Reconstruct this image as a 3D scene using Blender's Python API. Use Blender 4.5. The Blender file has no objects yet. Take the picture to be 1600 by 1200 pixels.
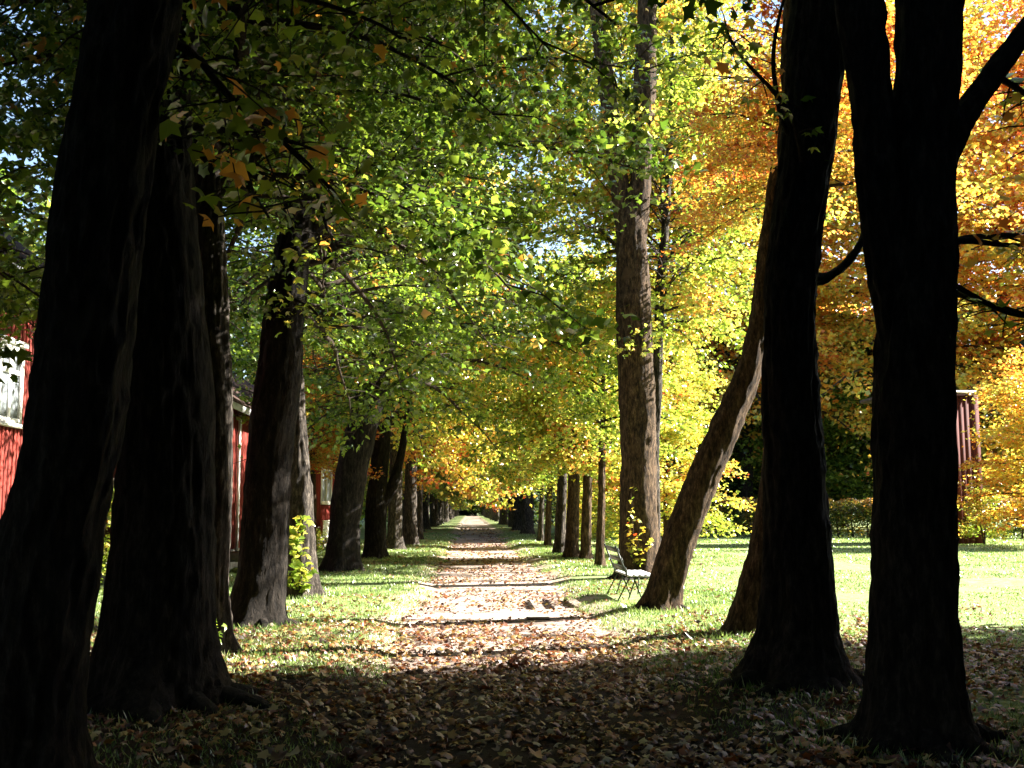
import bpy, math, random
import numpy as np
from mathutils import Vector

rng = np.random.default_rng(7)
random.seed(7)
scene = bpy.context.scene
COL = scene.collection
PI = math.pi

# ------------------------------------------------------------------ camera
F = 1700.0
HZ, VX = 797.0, 735.0
CAM = np.array([0.0, 0.0, 1.6])
pitch = math.atan((HZ - 600.0) / F)
yaw = math.atan((800.0 - VX) / F)
cam_d = bpy.data.cameras.new("camera")
cam = bpy.data.objects.new("camera", cam_d)
COL.objects.link(cam)
cam.location = CAM
cam.rotation_euler = (PI / 2 + pitch, 0, -yaw)
cam_d.lens = 36.0 * F / 1600.0
cam_d.sensor_width = 36.0
cam_d.clip_start = 0.05
cam_d.clip_end = 3000
scene.camera = cam

# ------------------------------------------------------------------ sky and sun
SUN_EL, SUN_AZ = math.radians(31), math.radians(15)     # azimuth from +X towards +Y
world = bpy.data.worlds.new("World")
scene.world = world
world.use_nodes = True
wn = world.node_tree
for n in list(wn.nodes):
    wn.nodes.remove(n)
sky = wn.nodes.new("ShaderNodeTexSky")
sky.sky_type = 'NISHITA'
sky.sun_disc = False
sky.sun_elevation = SUN_EL
sky.sun_rotation = PI / 2 - SUN_AZ
bg = wn.nodes.new("ShaderNodeBackground")
bg.inputs[1].default_value = 0.05
wo = wn.nodes.new("ShaderNodeOutputWorld")
wn.links.new(sky.outputs[0], bg.inputs[0])
wn.links.new(bg.outputs[0], wo.inputs[0])
sd = bpy.data.lights.new("sun", 'SUN')
sd.energy = 5.0
sd.angle = math.radians(0.53)
sd.color = (1.0, 0.94, 0.84)
sun = bpy.data.objects.new("sun", sd)
COL.objects.link(sun)
S = Vector((math.cos(SUN_EL) * math.cos(SUN_AZ), math.cos(SUN_EL) * math.sin(SUN_AZ), math.sin(SUN_EL)))
sun.rotation_euler = S.to_track_quat('Z', 'Y').to_euler()
sun.location = (60, 16, 40)
vs = scene.view_settings
vs.view_transform = 'Standard'
vs.look = 'None'
vs.gamma = 1.0
vs.exposure = 2.98
vs.use_curve_mapping = False
scene.cycles.max_bounces = 6
scene.cycles.transparent_max_bounces = 4
scene.cycles.transmission_bounces = 4
scene.cycles.diffuse_bounces = 2
scene.cycles.sample_clamp_indirect = 4.0

# ------------------------------------------------------------------ helpers
_cp, _sp, _cy, _sy = math.cos(pitch), math.sin(pitch), math.cos(yaw), math.sin(yaw)


def ray(px, py):
    a, b = (px - 800.0) / F, -(py - 600.0) / F
    fwd = np.array([_sy * _cp, _cy * _cp, _sp])
    up = np.array([-_sy * _sp, -_cy * _sp, _cp])
    right = np.array([_cy, -_sy, 0.0])
    return fwd + a * right + b * up


def at(px, py, Y):
    d = ray(px, py)
    return CAM + d * (Y / d[1])


def _hash(ix, iy, iz):
    h = (ix.astype(np.int64) * 374761393 + iy.astype(np.int64) * 668265263 + iz.astype(np.int64) * 2147483647) & 0xffffffff
    h = ((h ^ (h >> 13)) * 1274126177) & 0xffffffff
    h = (h ^ (h >> 16)) & 0xffff
    return h / 65535.0


def noise3(x, y, z):
    x, y, z = np.broadcast_arrays(np.asarray(x, float), np.asarray(y, float), np.asarray(z, float))
    xi, yi, zi = np.floor(x), np.floor(y), np.floor(z)
    fx, fy, fz = x - xi, y - yi, z - zi
    fx, fy, fz = [f * f * (3 - 2 * f) for f in (fx, fy, fz)]
    r = 0
    for dx in (0, 1):
        for dy in (0, 1):
            for dz in (0, 1):
                w = (fx if dx else 1 - fx) * (fy if dy else 1 - fy) * (fz if dz else 1 - fz)
                r = r + w * _hash(xi + dx, yi + dy, zi + dz)
    return r


def sstep(a, b, x):
    t = np.clip((x - a) / (b - a), 0, 1)
    return t * t * (3 - 2 * t)


PX0, PX1 = -0.95, 1.95


def path_edges(y):
    wob = (noise3(0, y * 0.35, 3.3) - .5) * 0.5
    wob2 = (noise3(5, y * 0.35, 9.3) - .5) * 0.5
    return PX0 + wob, PX1 + wob2


def gz(x, y):
    x = np.asarray(x, float); y = np.asarray(y, float)
    e0, e1 = path_edges(y)
    inp = sstep(e0 - .45, e0 + .15, x) * (1 - sstep(e1 - .15, e1 + .45, x))
    h = -0.10 * inp
    h = h + 0.05 * (noise3(x * .45, y * .45, 1.7) - .5) * (1 - .6 * inp)
    h = h + 0.02 * (noise3(x * 1.7, y * 1.7, 4.7) - .5)
    h = h + 0.12 * (noise3(x * .08 + 3, y * .08, 7.7) - .5) * sstep(4.5, 12, np.abs(x))
    return h


class MB:
    """collects vertices and faces (mixed tris / quads)"""
    def __init__(s):
        s.v, s.f, s.n = [], [], 0

    def add(s, v, f):
        v = np.asarray(v, float); f = np.asarray(f, int)
        s.v.append(v); s.f.append(f + s.n); s.n += len(v)

    def box(s, x, y, z):
        (x0, x1), (y0, y1), (z0, z1) = x, y, z
        v = [(x0, y0, z0), (x1, y0, z0), (x1, y1, z0), (x0, y1, z0), (x0, y0, z1), (x1, y0, z1), (x1, y1, z1), (x0, y1, z1)]
        f = [(0, 3, 2, 1), (4, 5, 6, 7), (0, 1, 5, 4), (1, 2, 6, 5), (2, 3, 7, 6), (3, 0, 4, 7)]
        s.add(v, f)
        return s

    def beam(s, a, b, w, h):
        """box section beam from a to b"""
        a = np.asarray(a, float); b = np.asarray(b, float)
        t = (b - a) / np.linalg.norm(b - a)
        ref = np.array([0, 0, 1.0]) if abs(t[2]) < .9 else np.array([0, 1.0, 0])
        u = np.cross(t, ref); u /= np.linalg.norm(u)
        w_ = np.cross(u, t)
        c = [(-.5, -.5), (.5, -.5), (.5, .5), (-.5, .5)]
        v = [p + u * w * i + w_ * h * j for p in (a, b) for i, j in c]
        f = [(3, 2, 1, 0), (4, 5, 6, 7), (0, 1, 5, 4), (1, 2, 6, 5), (2, 3, 7, 6), (3, 0, 4, 7)]
        s.add(v, f)
        return s

    def mesh(s, name):
        return make_mesh(name, np.concatenate(s.v), s.f)

    def build(s, name, m, parent=None, smooth=False):
        me = s.mesh(name)
        if smooth:
            me.polygons.foreach_set("use_smooth", [True] * len(me.polygons))
        return put(name, me, m, parent)


def make_mesh(name, v, fs, attr=None, smooth=False):
    """v (N,3); fs: list of (M,k) arrays"""
    me = bpy.data.meshes.new(name)
    if isinstance(fs, np.ndarray):
        fs = [fs]
    loops = np.concatenate([f.ravel() for f in fs]).astype(np.int32)
    sizes = np.concatenate([np.full(len(f), f.shape[1]) for f in fs]).astype(np.int32)
    starts = np.concatenate([[0], np.cumsum(sizes)[:-1]]).astype(np.int32)
    me.vertices.add(len(v)); me.loops.add(len(loops)); me.polygons.add(len(sizes))
    me.vertices.foreach_set("co", np.asarray(v, np.float32).ravel())
    me.loops.foreach_set("vertex_index", loops)
    me.polygons.foreach_set("loop_start", starts)
    me.update(calc_edges=True)
    if attr is not None:
        a = me.attributes.new("var", 'FLOAT', 'POINT')
        a.data.foreach_set("value", np.asarray(attr, np.float32))
    if smooth:
        me.polygons.foreach_set("use_smooth", np.ones(len(sizes), bool))
    me.validate()
    return me


def put(name, me, m, parent=None, loc=None):
    o = bpy.data.objects.new(name, me)
    COL.objects.link(o)
    if m is not None:
        if len(me.materials) == 0:
            me.materials.append(m)
        if me.materials[0] is not m:
            o.material_slots[0].link = 'OBJECT'
            o.material_slots[0].material = m
    if parent is not None:
        o.parent = parent
    if loc is not None:
        o.location = loc
    return o


def tag(o, label=None, cat=None, group=None, kind=None):
    if label: o['label'] = label
    if cat: o['category'] = cat
    if group: o['group'] = group
    if kind: o['kind'] = kind
    return o


def empty(name, loc, label, cat, group=None):
    o = bpy.data.objects.new(name, None)
    COL.objects.link(o)
    o.location = loc
    o.empty_display_size = .2
    return tag(o, label, cat, group)


# ------------------------------------------------------------------ materials
def newmat(name):
    m = bpy.data.materials.new(name)
    m.use_nodes = True
    nt = m.node_tree
    for n in list(nt.nodes):
        nt.nodes.remove(n)
    out = nt.nodes.new("ShaderNodeOutputMaterial")
    return m, nt, out


def N(nt, t, **kw):
    n = nt.nodes.new(t)
    for k, v in kw.items():
        if k.startswith("i_"):
            n.inputs[k[2:].replace("_", " ")].default_value = v
        else:
            setattr(n, k, v)
    return n


def ramp(nt, stops, interp='LINEAR'):
    r = nt.nodes.new("ShaderNodeValToRGB")
    r.color_ramp.interpolation = interp
    e = r.color_ramp.elements
    while len(e) > 1:
        e.remove(e[-1])
    e[0].position = stops[0][0]; e[0].color = (*stops[0][1], 1)
    for p, c in stops[1:]:
        k = e.new(p); k.color = (*c, 1)
    return r


def math_n(nt, op, a, b=None, c=None):
    n = nt.nodes.new("ShaderNodeMath"); n.operation = op
    for i, x in enumerate((a, b, c)):
        if x is None: continue
        if isinstance(x, (int, float)): n.inputs[i].default_value = x
        else: nt.links.new(x, n.inputs[i])
    return n.outputs[0]


def leaf_mat(name, stops, spread=.8, clump=1.1, scale=.45, trans=.57, rough=.27, objrand=False, spec=1.0, tint=(1.4, 1.35, .8)):
    m, nt, out = newmat(name)
    L = nt.links.new
    if objrand:
        v = N(nt, "ShaderNodeObjectInfo").outputs["Random"]
    else:
        v = N(nt, "ShaderNodeAttribute", attribute_name="var").outputs["Fac"]
    geo = N(nt, "ShaderNodeNewGeometry")
    nz = N(nt, "ShaderNodeTexNoise", i_Scale=scale, i_Detail=2.0)
    L(geo.outputs["Position"], nz.inputs["Vector"])
    a = math_n(nt, 'MULTIPLY_ADD', v, spread, -.5 * spread)
    b = math_n(nt, 'MULTIPLY_ADD', nz.outputs["Fac"], clump * 1.6, -.5 * clump * 1.6)
    f = math_n(nt, 'ADD', math_n(nt, 'ADD', a, b), .5)
    r = ramp(nt, stops)
    L(f, r.inputs[0])
    pr = N(nt, "ShaderNodeBsdfPrincipled", i_Roughness=rough)
    pr.inputs["Specular IOR Level"].default_value = spec
    L(r.outputs[0], pr.inputs["Base Color"])
    tr = N(nt, "ShaderNodeBsdfTranslucent")
    mx = N(nt, "ShaderNodeMix", data_type='RGBA', blend_type='MULTIPLY')
    mx.inputs["Factor"].default_value = 1
    mx.inputs[7].default_value = (*tint, 1)
    L(r.outputs[0], mx.inputs[6])
    L(mx.outputs[2], tr.inputs["Color"])
    ms = N(nt, "ShaderNodeMixShader")
    ms.inputs[0].default_value = trans
    L(pr.outputs[0], ms.inputs[1]); L(tr.outputs[0], ms.inputs[2])
    L(ms.outputs[0], out.inputs[0])
    return m


G0, G1, G2 = (.04, .08, .014), (.10, .17, .024), (.20, .28, .04)
YG, YE, OR, RE, BR = (.28, .36, .07), (.54, .49, .13), (.52, .23, .06), (.32, .045, .018), (.17, .07, .028)
M = {}
M['leaf_green'] = leaf_mat("leaf_green", [(0, G0), (.35, G1), (.66, G2), (.88, YG), (.97, OR)], spread=.75, clump=.7)
M['leaf_greenyellow'] = leaf_mat("leaf_greenyellow", [(0, G1), (.25, G2), (.5, YG), (.72, YE), (.95, OR)])
M['leaf_yellow'] = leaf_mat("leaf_yellow", [(0, G2), (.22, YG), (.5, YE), (.75, (.5, .38, .055)), (.92, OR), (1, RE)])
M['leaf_orange'] = leaf_mat("leaf_orange", [(0, YG), (.15, YE), (.4, (.55, .34, .06)), (.62, OR), (.88, (.5, .14, .03)), (1, RE)], trans=.56)
M['leaf_gold'] = leaf_mat("leaf_gold", [(0, YG), (.25, YE), (.5, (.62, .44, .075)), (.75, (.6, .27, .05)), (1, (.5, .13, .03))], trans=.58, scale=.3)
M['leaf_green_darkened'] = leaf_mat("leaf_green_darkened", [(0, (.02, .045, .009)), (.35, (.055, .11, .016)), (.66, (.13, .20, .028)), (.9, YG), (.98, OR)], spread=.75, clump=.7, trans=.45)  # leaf_green darkened: shade of the near left canopy put into its colour
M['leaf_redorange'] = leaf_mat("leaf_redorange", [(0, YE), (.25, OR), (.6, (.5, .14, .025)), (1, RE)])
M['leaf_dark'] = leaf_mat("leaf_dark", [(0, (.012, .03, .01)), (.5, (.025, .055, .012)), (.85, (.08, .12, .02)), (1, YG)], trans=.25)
M['leaf_single'] = leaf_mat("leaf_single", [(0, G1), (.45, G2), (.7, YG), (.85, OR), (1, (.55, .3, .05))], spread=1.0, clump=0.25, objrand=True)
M['hedge_leaf'] = leaf_mat("hedge_leaf", [(0, (.03, .055, .012)), (.4, (.08, .11, .025)), (.65, (.26, .19, .045)), (1, (.40, .14, .045))], clump=.8, scale=.9)
FALL = [(0, (.06, .02, .009)), (.28, (.18, .052, .017)), (.5, (.42, .125, .025)), (.66, (.52, .26, .05)), (.8, (.6, .45, .13)), (.92, (.68, .56, .38)), (1, (.36, .08, .025))]
FALL = [(p_, tuple(x * .58 for x in c_)) for p_, c_ in FALL]
M['fallen'] = leaf_mat("fallen_leaf", FALL, spread=1.0, clump=.2, trans=.15, rough=.5, tint=(1.1, 1, .8))
M['fallen_single'] = leaf_mat("fallen_leaf_single", FALL, spread=1.0, clump=.2, trans=.15, rough=.5, objrand=True, tint=(1.1, 1, .8))
M['grass'] = leaf_mat("grass_blade", [(0, (.045, .085, .02)), (.4, (.12, .19, .055)), (.7, (.28, .37, .15)), (1, (.52, .53, .33))], spread=.9, clump=.7, scale=.7, trans=.35, spec=.6, tint=(1.1, 1.2, .65))
M['flower'] = leaf_mat("white_petal", [(0, (.75, .75, .7)), (1, (.85, .82, .78))], trans=.3, tint=(1, 1, .95))


def bark_mat(name, c0, c1, c2, scale=1.0):
    m, nt, out = newmat(name)
    L = nt.links.new
    tc = N(nt, "ShaderNodeTexCoord")
    mp = N(nt, "ShaderNodeMapping")
    mp.inputs["Scale"].default_value = (scale * 16, scale * 16, scale * 4.5)
    L(tc.outputs["Object"], mp.inputs[0])
    nz = N(nt, "ShaderNodeTexNoise", i_Scale=1.0, i_Detail=9.0, i_Roughness=.78)
    L(mp.outputs[0], nz.inputs["Vector"])
    r = ramp(nt, [(.40, c0), (.52, c1), (.64, c2)])
    L(nz.outputs["Fac"], r.inputs[0])
    ln = N(nt, "ShaderNodeTexNoise", i_Scale=2.2, i_Detail=3.0)
    L(tc.outputs["Object"], ln.inputs["Vector"])
    lr = ramp(nt, [(.60, (0, 0, 0)), (.72, (1, 1, 1))])
    L(ln.outputs["Fac"], lr.inputs[0])
    mx = N(nt, "ShaderNodeMix", data_type='RGBA')
    L(lr.outputs[0], mx.inputs["Factor"])
    L(r.outputs[0], mx.inputs[6])
    mx.inputs[7].default_value = (*[x * 1.5 for x in c1], 1)
    pr = N(nt, "ShaderNodeBsdfPrincipled", i_Roughness=.9)
    pr.inputs["Specular IOR Level"].default_value = .15
    L(mx.outputs[2], pr.inputs["Base Color"])
    bp = N(nt, "ShaderNodeBump", i_Strength=1.0, i_Distance=.06)
    L(nz.outputs["Fac"], bp.inputs["Height"])
    L(bp.outputs[0], pr.inputs["Normal"])
    L(pr.outputs[0], out.inputs[0])
    return m


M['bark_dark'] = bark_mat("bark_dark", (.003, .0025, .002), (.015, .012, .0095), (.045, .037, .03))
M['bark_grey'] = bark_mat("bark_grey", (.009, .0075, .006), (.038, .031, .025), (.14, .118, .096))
M['bark_brown'] = bark_mat("bark_brown", (.012, .008, .005), (.055, .034, .019), (.15, .10, .06))
M['twig'] = bark_mat("twig_bark", (.02, .014, .01), (.045, .033, .025), (.08, .06, .045), 2.0)


def flat_mat(name, c, rough=.7, var=.25, scale=8.0, stretch=(1, 1, 1), spec=.3, metal=0.0, bump=.2):
    m, nt, out = newmat(name)
    L = nt.links.new
    tc = N(nt, "ShaderNodeTexCoord")
    mp = N(nt, "ShaderNodeMapping")
    mp.inputs["Scale"].default_value = stretch
    L(tc.outputs["Object"], mp.inputs[0])
    nz = N(nt, "ShaderNodeTexNoise", i_Scale=scale, i_Detail=5.0)
    L(mp.outputs[0], nz.inputs["Vector"])
    oi = N(nt, "ShaderNodeObjectInfo")
    f = math_n(nt, 'ADD', nz.outputs["Fac"], math_n(nt, 'MULTIPLY_ADD', oi.outputs["Random"], .3, -.15))
    r = ramp(nt, [(.3, tuple(x * (1 - var) for x in c)), (.7, tuple(min(1, x * (1 + var * .6)) for x in c))])
    L(f, r.inputs[0])
    pr = N(nt, "ShaderNodeBsdfPrincipled", i_Roughness=rough, i_Metallic=metal)
    pr.inputs["Specular IOR Level"].default_value = spec
    L(r.outputs[0], pr.inputs["Base Color"])
    bp = N(nt, "ShaderNodeBump", i_Strength=bump, i_Distance=.01)
    L(nz.outputs["Fac"], bp.inputs["Height"])
    L(bp.outputs[0], pr.inputs["Normal"])
    L(pr.outputs[0], out.inputs[0])
    return m


M['red_wood'] = flat_mat("falu_red_wood", (.19, .024, .015), .85, .35, 9, (1, 6, .5))
M['red_dark'] = flat_mat("dark_red_wood", (.075, .014, .012), .85, .35, 9, (6, 1, .5))
M['white'] = flat_mat("white_paint", (.78, .78, .75), .5, .08, 12)
M['stone'] = flat_mat("foundation_stone", (.34, .32, .29), .9, .35, 5)
M['roof'] = flat_mat("roof_tile", (.085, .05, .04), .8, .4, 6)
M['pane'] = flat_mat("window_pane", (.25, .28, .30), .12, .25, 3, spec=.8, bump=0)
M['dark_wood'] = flat_mat("weathered_wood", (.09, .075, .06), .85, .4, 10)
M['slat'] = flat_mat("bench_slat", (.6, .6, .62), .6, .25, 14, (8, 1, 8))
M['iron'] = flat_mat("green_iron", (.03, .045, .03), .5, .3, 20, spec=.5)
M['rust'] = flat_mat("rusty_slab", (.10, .07, .05), .85, .4, 14)
M['tin'] = flat_mat("pale_roof_metal", (.45, .45, .45), .5, .2, 6)


def ground_mat():
    m, nt, out = newmat("ground_turf")
    L = nt.links.new
    geo = N(nt, "ShaderNodeNewGeometry")
    n1 = N(nt, "ShaderNodeTexNoise", i_Scale=6.0, i_Detail=8.0, i_Roughness=.7)
    n2 = N(nt, "ShaderNodeTexNoise", i_Scale=.35, i_Detail=4.0)
    n3 = N(nt, "ShaderNodeTexNoise", i_Scale=26.0, i_Detail=3.0)
    for n in (n1, n2, n3):
        L(geo.outputs["Position"], n.inputs["Vector"])
    r1 = ramp(nt, [(.3, (.07, .11, .03)), (.5, (.17, .23, .085)), (.72, (.36, .40, .22))])
    L(n1.outputs["Fac"], r1.inputs[0])
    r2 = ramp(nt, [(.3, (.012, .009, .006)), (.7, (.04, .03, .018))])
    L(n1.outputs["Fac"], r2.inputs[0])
    # bare, leafy soil under the trees by the path, coloured darker for the near shade; grass out on the lawn
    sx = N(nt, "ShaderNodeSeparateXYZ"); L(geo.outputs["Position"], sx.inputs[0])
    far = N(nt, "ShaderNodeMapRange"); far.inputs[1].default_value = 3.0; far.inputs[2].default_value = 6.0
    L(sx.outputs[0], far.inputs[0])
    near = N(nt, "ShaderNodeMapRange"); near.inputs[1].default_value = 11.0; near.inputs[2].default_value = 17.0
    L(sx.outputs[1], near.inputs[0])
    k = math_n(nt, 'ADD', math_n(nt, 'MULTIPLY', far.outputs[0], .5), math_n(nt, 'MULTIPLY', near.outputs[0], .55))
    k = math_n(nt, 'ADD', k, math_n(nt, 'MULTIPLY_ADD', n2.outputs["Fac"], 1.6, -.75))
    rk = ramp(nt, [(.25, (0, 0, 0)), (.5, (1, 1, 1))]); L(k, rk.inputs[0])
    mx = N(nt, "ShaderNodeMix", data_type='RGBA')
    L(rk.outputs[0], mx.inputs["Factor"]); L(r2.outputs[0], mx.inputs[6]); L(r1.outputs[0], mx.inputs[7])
    # tiny fallen leaves too far to model
    vo = N(nt, "ShaderNodeTexVoronoi", i_Scale=7.0); L(geo.outputs["Position"], vo.inputs["Vector"])
    lt = math_n(nt, 'LESS_THAN', vo.outputs["Distance"], .28)
    dist = N(nt, "ShaderNodeMapRange"); dist.inputs[1].default_value = 28; dist.inputs[2].default_value = 45
    L(sx.outputs[1], dist.inputs[0])
    wn_ = N(nt, "ShaderNodeSeparateColor"); L(vo.outputs["Color"], wn_.inputs[0])
    pick = math_n(nt, 'LESS_THAN', wn_.outputs[0], .45)
    lf = math_n(nt, 'MULTIPLY', math_n(nt, 'MULTIPLY', lt, pick), dist.outputs[0])
    fr = ramp(nt, [(0, BR), (.4, OR), (.7, YE), (1, (.6, .5, .3))]); L(wn_.outputs[1], fr.inputs[0])
    mx2 = N(nt, "ShaderNodeMix", data_type='RGBA')
    # worn soil spilling out from the path's edges
    ex = math_n(nt, 'ABSOLUTE', math_n(nt, 'SUBTRACT', sx.outputs[0], .5))
    n4 = N(nt, "ShaderNodeTexNoise", i_Scale=1.3, i_Detail=5.0, i_Roughness=.65); L(geo.outputs["Position"], n4.inputs["Vector"])
    ek = math_n(nt, 'SUBTRACT', math_n(nt, 'MULTIPLY_ADD', n4.outputs["Fac"], 1.9, 1.05), ex)
    n13 = N(nt, "ShaderNodeMapRange"); n13.inputs[1].default_value = 10.5; n13.inputs[2].default_value = 13.5; L(sx.outputs[1], n13.inputs[0])
    ek = math_n(nt, 'MULTIPLY', ek, n13.outputs[0])
    er = ramp(nt, [(0, (0, 0, 0)), (.28, (1, 1, 1))]); L(ek, er.inputs[0])
    sr = ramp(nt, [(.3, (.17, .12, .085)), (.5, (.36, .29, .225)), (.72, (.52, .44, .36))]); L(n3.outputs["Fac"], sr.inputs[0])
    mx3 = N(nt, "ShaderNodeMix", data_type='RGBA')
    L(er.outputs[0], mx3.inputs["Factor"]); L(mx.outputs[2], mx3.inputs[6]); L(sr.outputs[0], mx3.inputs[7])
    L(lf, mx2.inputs["Factor"]); L(mx3.outputs[2], mx2.inputs[6]); L(fr.outputs[0], mx2.inputs[7])
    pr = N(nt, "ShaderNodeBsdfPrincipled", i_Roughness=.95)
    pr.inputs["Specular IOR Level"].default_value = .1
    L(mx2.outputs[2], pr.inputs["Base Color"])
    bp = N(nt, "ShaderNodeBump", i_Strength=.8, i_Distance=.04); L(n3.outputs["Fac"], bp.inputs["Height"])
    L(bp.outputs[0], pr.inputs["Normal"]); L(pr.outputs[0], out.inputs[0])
    return m


def path_mat():
    m, nt, out = newmat("gravel_path")
    L = nt.links.new
    geo = N(nt, "ShaderNodeNewGeometry")
    n1 = N(nt, "ShaderNodeTexNoise", i_Scale=11.0, i_Detail=9.0, i_Roughness=.8)
    n2 = N(nt, "ShaderNodeTexNoise", i_Scale=.9, i_Detail=4.0)
    mpv = N(nt, "ShaderNodeMapping"); mpv.inputs["Scale"].default_value = (.5, 1.6, 1)
    L(geo.outputs["Position"], n1.inputs["Vector"])
    L(geo.outputs["Position"], mpv.inputs[0]); L(mpv.outputs[0], n2.inputs["Vector"])
    r1 = ramp(nt, [(.32, (.20, .14, .115)), (.48, (.36, .28, .24)), (.64, (.50, .41, .365))]); L(n1.outputs["Fac"], r1.inputs[0])
    rk = ramp(nt, [(.5, (0, 0, 0)), (.68, (1, 1, 1))]); L(n2.outputs["Fac"], rk.inputs[0])
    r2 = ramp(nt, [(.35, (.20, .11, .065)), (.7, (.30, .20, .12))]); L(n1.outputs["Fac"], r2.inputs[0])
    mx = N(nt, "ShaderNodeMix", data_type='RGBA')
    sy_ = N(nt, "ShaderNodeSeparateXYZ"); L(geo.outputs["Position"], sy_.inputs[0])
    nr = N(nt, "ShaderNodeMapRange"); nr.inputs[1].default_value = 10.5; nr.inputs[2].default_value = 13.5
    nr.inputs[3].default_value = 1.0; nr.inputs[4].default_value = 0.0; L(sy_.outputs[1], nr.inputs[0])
    km = math_n(nt, 'MAXIMUM', rk.outputs[0], nr.outputs[0])  # near stretch: foreground shade put into the leafy soil colour
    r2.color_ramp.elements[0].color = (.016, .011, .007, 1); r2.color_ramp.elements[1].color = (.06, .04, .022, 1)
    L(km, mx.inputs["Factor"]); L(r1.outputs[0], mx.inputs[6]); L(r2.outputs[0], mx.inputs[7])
    vo = N(nt, "ShaderNodeTexVoronoi", i_Scale=7.0); L(geo.outputs["Position"], vo.inputs["Vector"])
    sx = N(nt, "ShaderNodeSeparateXYZ"); L(geo.outputs["Position"], sx.inputs[0])
    dist = N(nt, "ShaderNodeMapRange"); dist.inputs[1].default_value = 26; dist.inputs[2].default_value = 42
    L(sx.outputs[1], dist.inputs[0])
    wn_ = N(nt, "ShaderNodeSeparateColor"); L(vo.outputs["Color"], wn_.inputs[0])
    lf = math_n(nt, 'MULTIPLY', math_n(nt, 'MULTIPLY', math_n(nt, 'LESS_THAN', vo.outputs["Distance"], .3), math_n(nt, 'LESS_THAN', wn_.outputs[0], .5)), dist.outputs[0])
    fr = ramp(nt, [(0, BR), (.4, (.45, .2, .06)), (.7, YE), (1, (.65, .55, .4))]); L(wn_.outputs[1], fr.inputs[0])
    mx2 = N(nt, "ShaderNodeMix", data_type='RGBA')
    L(lf, mx2.inputs["Factor"]); L(mx.outputs[2], mx2.inputs[6]); L(fr.outputs[0], mx2.inputs[7])
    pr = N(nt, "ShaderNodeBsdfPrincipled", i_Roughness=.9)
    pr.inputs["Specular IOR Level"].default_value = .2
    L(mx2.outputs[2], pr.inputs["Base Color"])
    bp = N(nt, "ShaderNodeBump", i_Strength=1.0, i_Distance=.05); L(n1.outputs["Fac"], bp.inputs["Height"])
    L(bp.outputs[0], pr.inputs["Normal"]); L(pr.outputs[0], out.inputs[0])
    return m


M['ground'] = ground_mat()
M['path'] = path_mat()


# ------------------------------------------------------------------ ground and path
def grid(xs, ys, zf, drop=0.0):
    X, Y = np.meshgrid(xs, ys)
    Z = zf(X, Y) + drop
    v = np.stack([X, Y, Z], -1).reshape(-1, 3)
    nx, ny = len(xs), len(ys)
    i = (np.arange(ny - 1)[:, None] * nx + np.arange(nx - 1)[None]).ravel()
    f = np.stack([i, i + 1, i + 1 + nx, i + nx], -1)
    return v, f


xs = np.concatenate([[-900, -400, -200, -100, -60, -40, -30, -22, -16], np.arange(-12, -3, .5), np.arange(-3, 4.01, .14), np.arange(4.5, 20, .5), [22, 26, 32, 40, 55, 80, 120, 200, 400, 900]])
ys = np.concatenate([[-300, -100, -50, -30, -20, -12, -8], np.arange(-5, 3, .8), np.arange(3, 30, .2), np.arange(30, 80, .6), np.arange(80, 340, 4), [360, 420, 600, 1000, 2000]])


def ground_z(x, y):
    e0, e1 = path_edges(y)
    under = sstep(e0 + .02, e0 + .25, x) * (1 - sstep(e1 - .25, e1 - .02, x)) * (y > -29) * (y < 335)
    return gz(x, y) - .05 * under


v, f = grid(xs, ys, ground_z)
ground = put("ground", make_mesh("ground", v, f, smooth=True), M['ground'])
tag(ground, kind='structure')
py_ = ys[(ys > -30) & (ys < 336)]
cols = np.linspace(0, 1, 19)
V = []
for y in py_:
    e0, e1 = path_edges(np.array(y))
    j = (noise3(y * 2.3, 0, 0) - .5) * .25 + (noise3(y * 6.1, 3, 0) - .5) * .15
    j2 = (noise3(y * 2.1, 9, 0) - .5) * .3 + (noise3(y * 5.7, 13, 0) - .5) * .15
    x = e0 + j + (e1 + j2 - e0 - j) * cols
    z = gz(x, np.full_like(x, y)) + .004
    z[0] -= .03; z[-1] -= .03
    V.append(np.stack([x, np.full_like(x, y), z], -1))
V = np.concatenate(V)
i = (np.arange(len(py_) - 1)[:, None] * 19 + np.arange(18)[None]).ravel()
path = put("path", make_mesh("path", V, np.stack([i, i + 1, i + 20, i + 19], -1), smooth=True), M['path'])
tag(path, kind='structure')

# ------------------------------------------------------------------ leaf shapes
SH = {
    'full': (np.array([(0, .34, .0), (0, 0, -.03), (.30, -.05, -.07), (.31, .17, -.02), (.55, .40, -.12), (.26, .55, -.02), (.13, .80, -.08), (0, .98, -.16), (-.13, .80, -.08), (-.26, .55, -.02), (-.55, .40, -.12), (-.31, .17, -.02), (-.30, -.05, -.07)], float),
             np.array([(0, k, k + 1 if k < 12 else 1) for k in range(1, 13)])),
    'near': (np.array([(0, 0, 0), (.31, -.05, -.09), (.27, .17, .0), (.56, .44, -.14), (.21, .55, .02), (0, .99, -.15), (-.21, .55, .02), (-.56, .44, -.14), (-.27, .17, .0), (-.31, -.05, -.09)], float),
             np.array([(0, 1, 2), (0, 2, 8), (2, 3, 4), (2, 4, 6), (2, 6, 8), (4, 5, 6), (6, 7, 8), (0, 8, 9)])),
    'mid': (np.array([(0, -.02, 0), (.52, .36, -.12), (.24, .58, .02), (0, 1, -.12), (-.24, .58, .02), (-.52, .36, -.12)], float),
            np.array([(0, 1, 2), (0, 2, 4), (2, 3, 4), (0, 4, 5)])),
    'far': (np.array([(0, 0, 0), (.42, .5, -.1), (0, 1, 0), (-.42, .5, -.1)], float), np.array([(0, 1, 2), (0, 2, 3)])),
}


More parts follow.
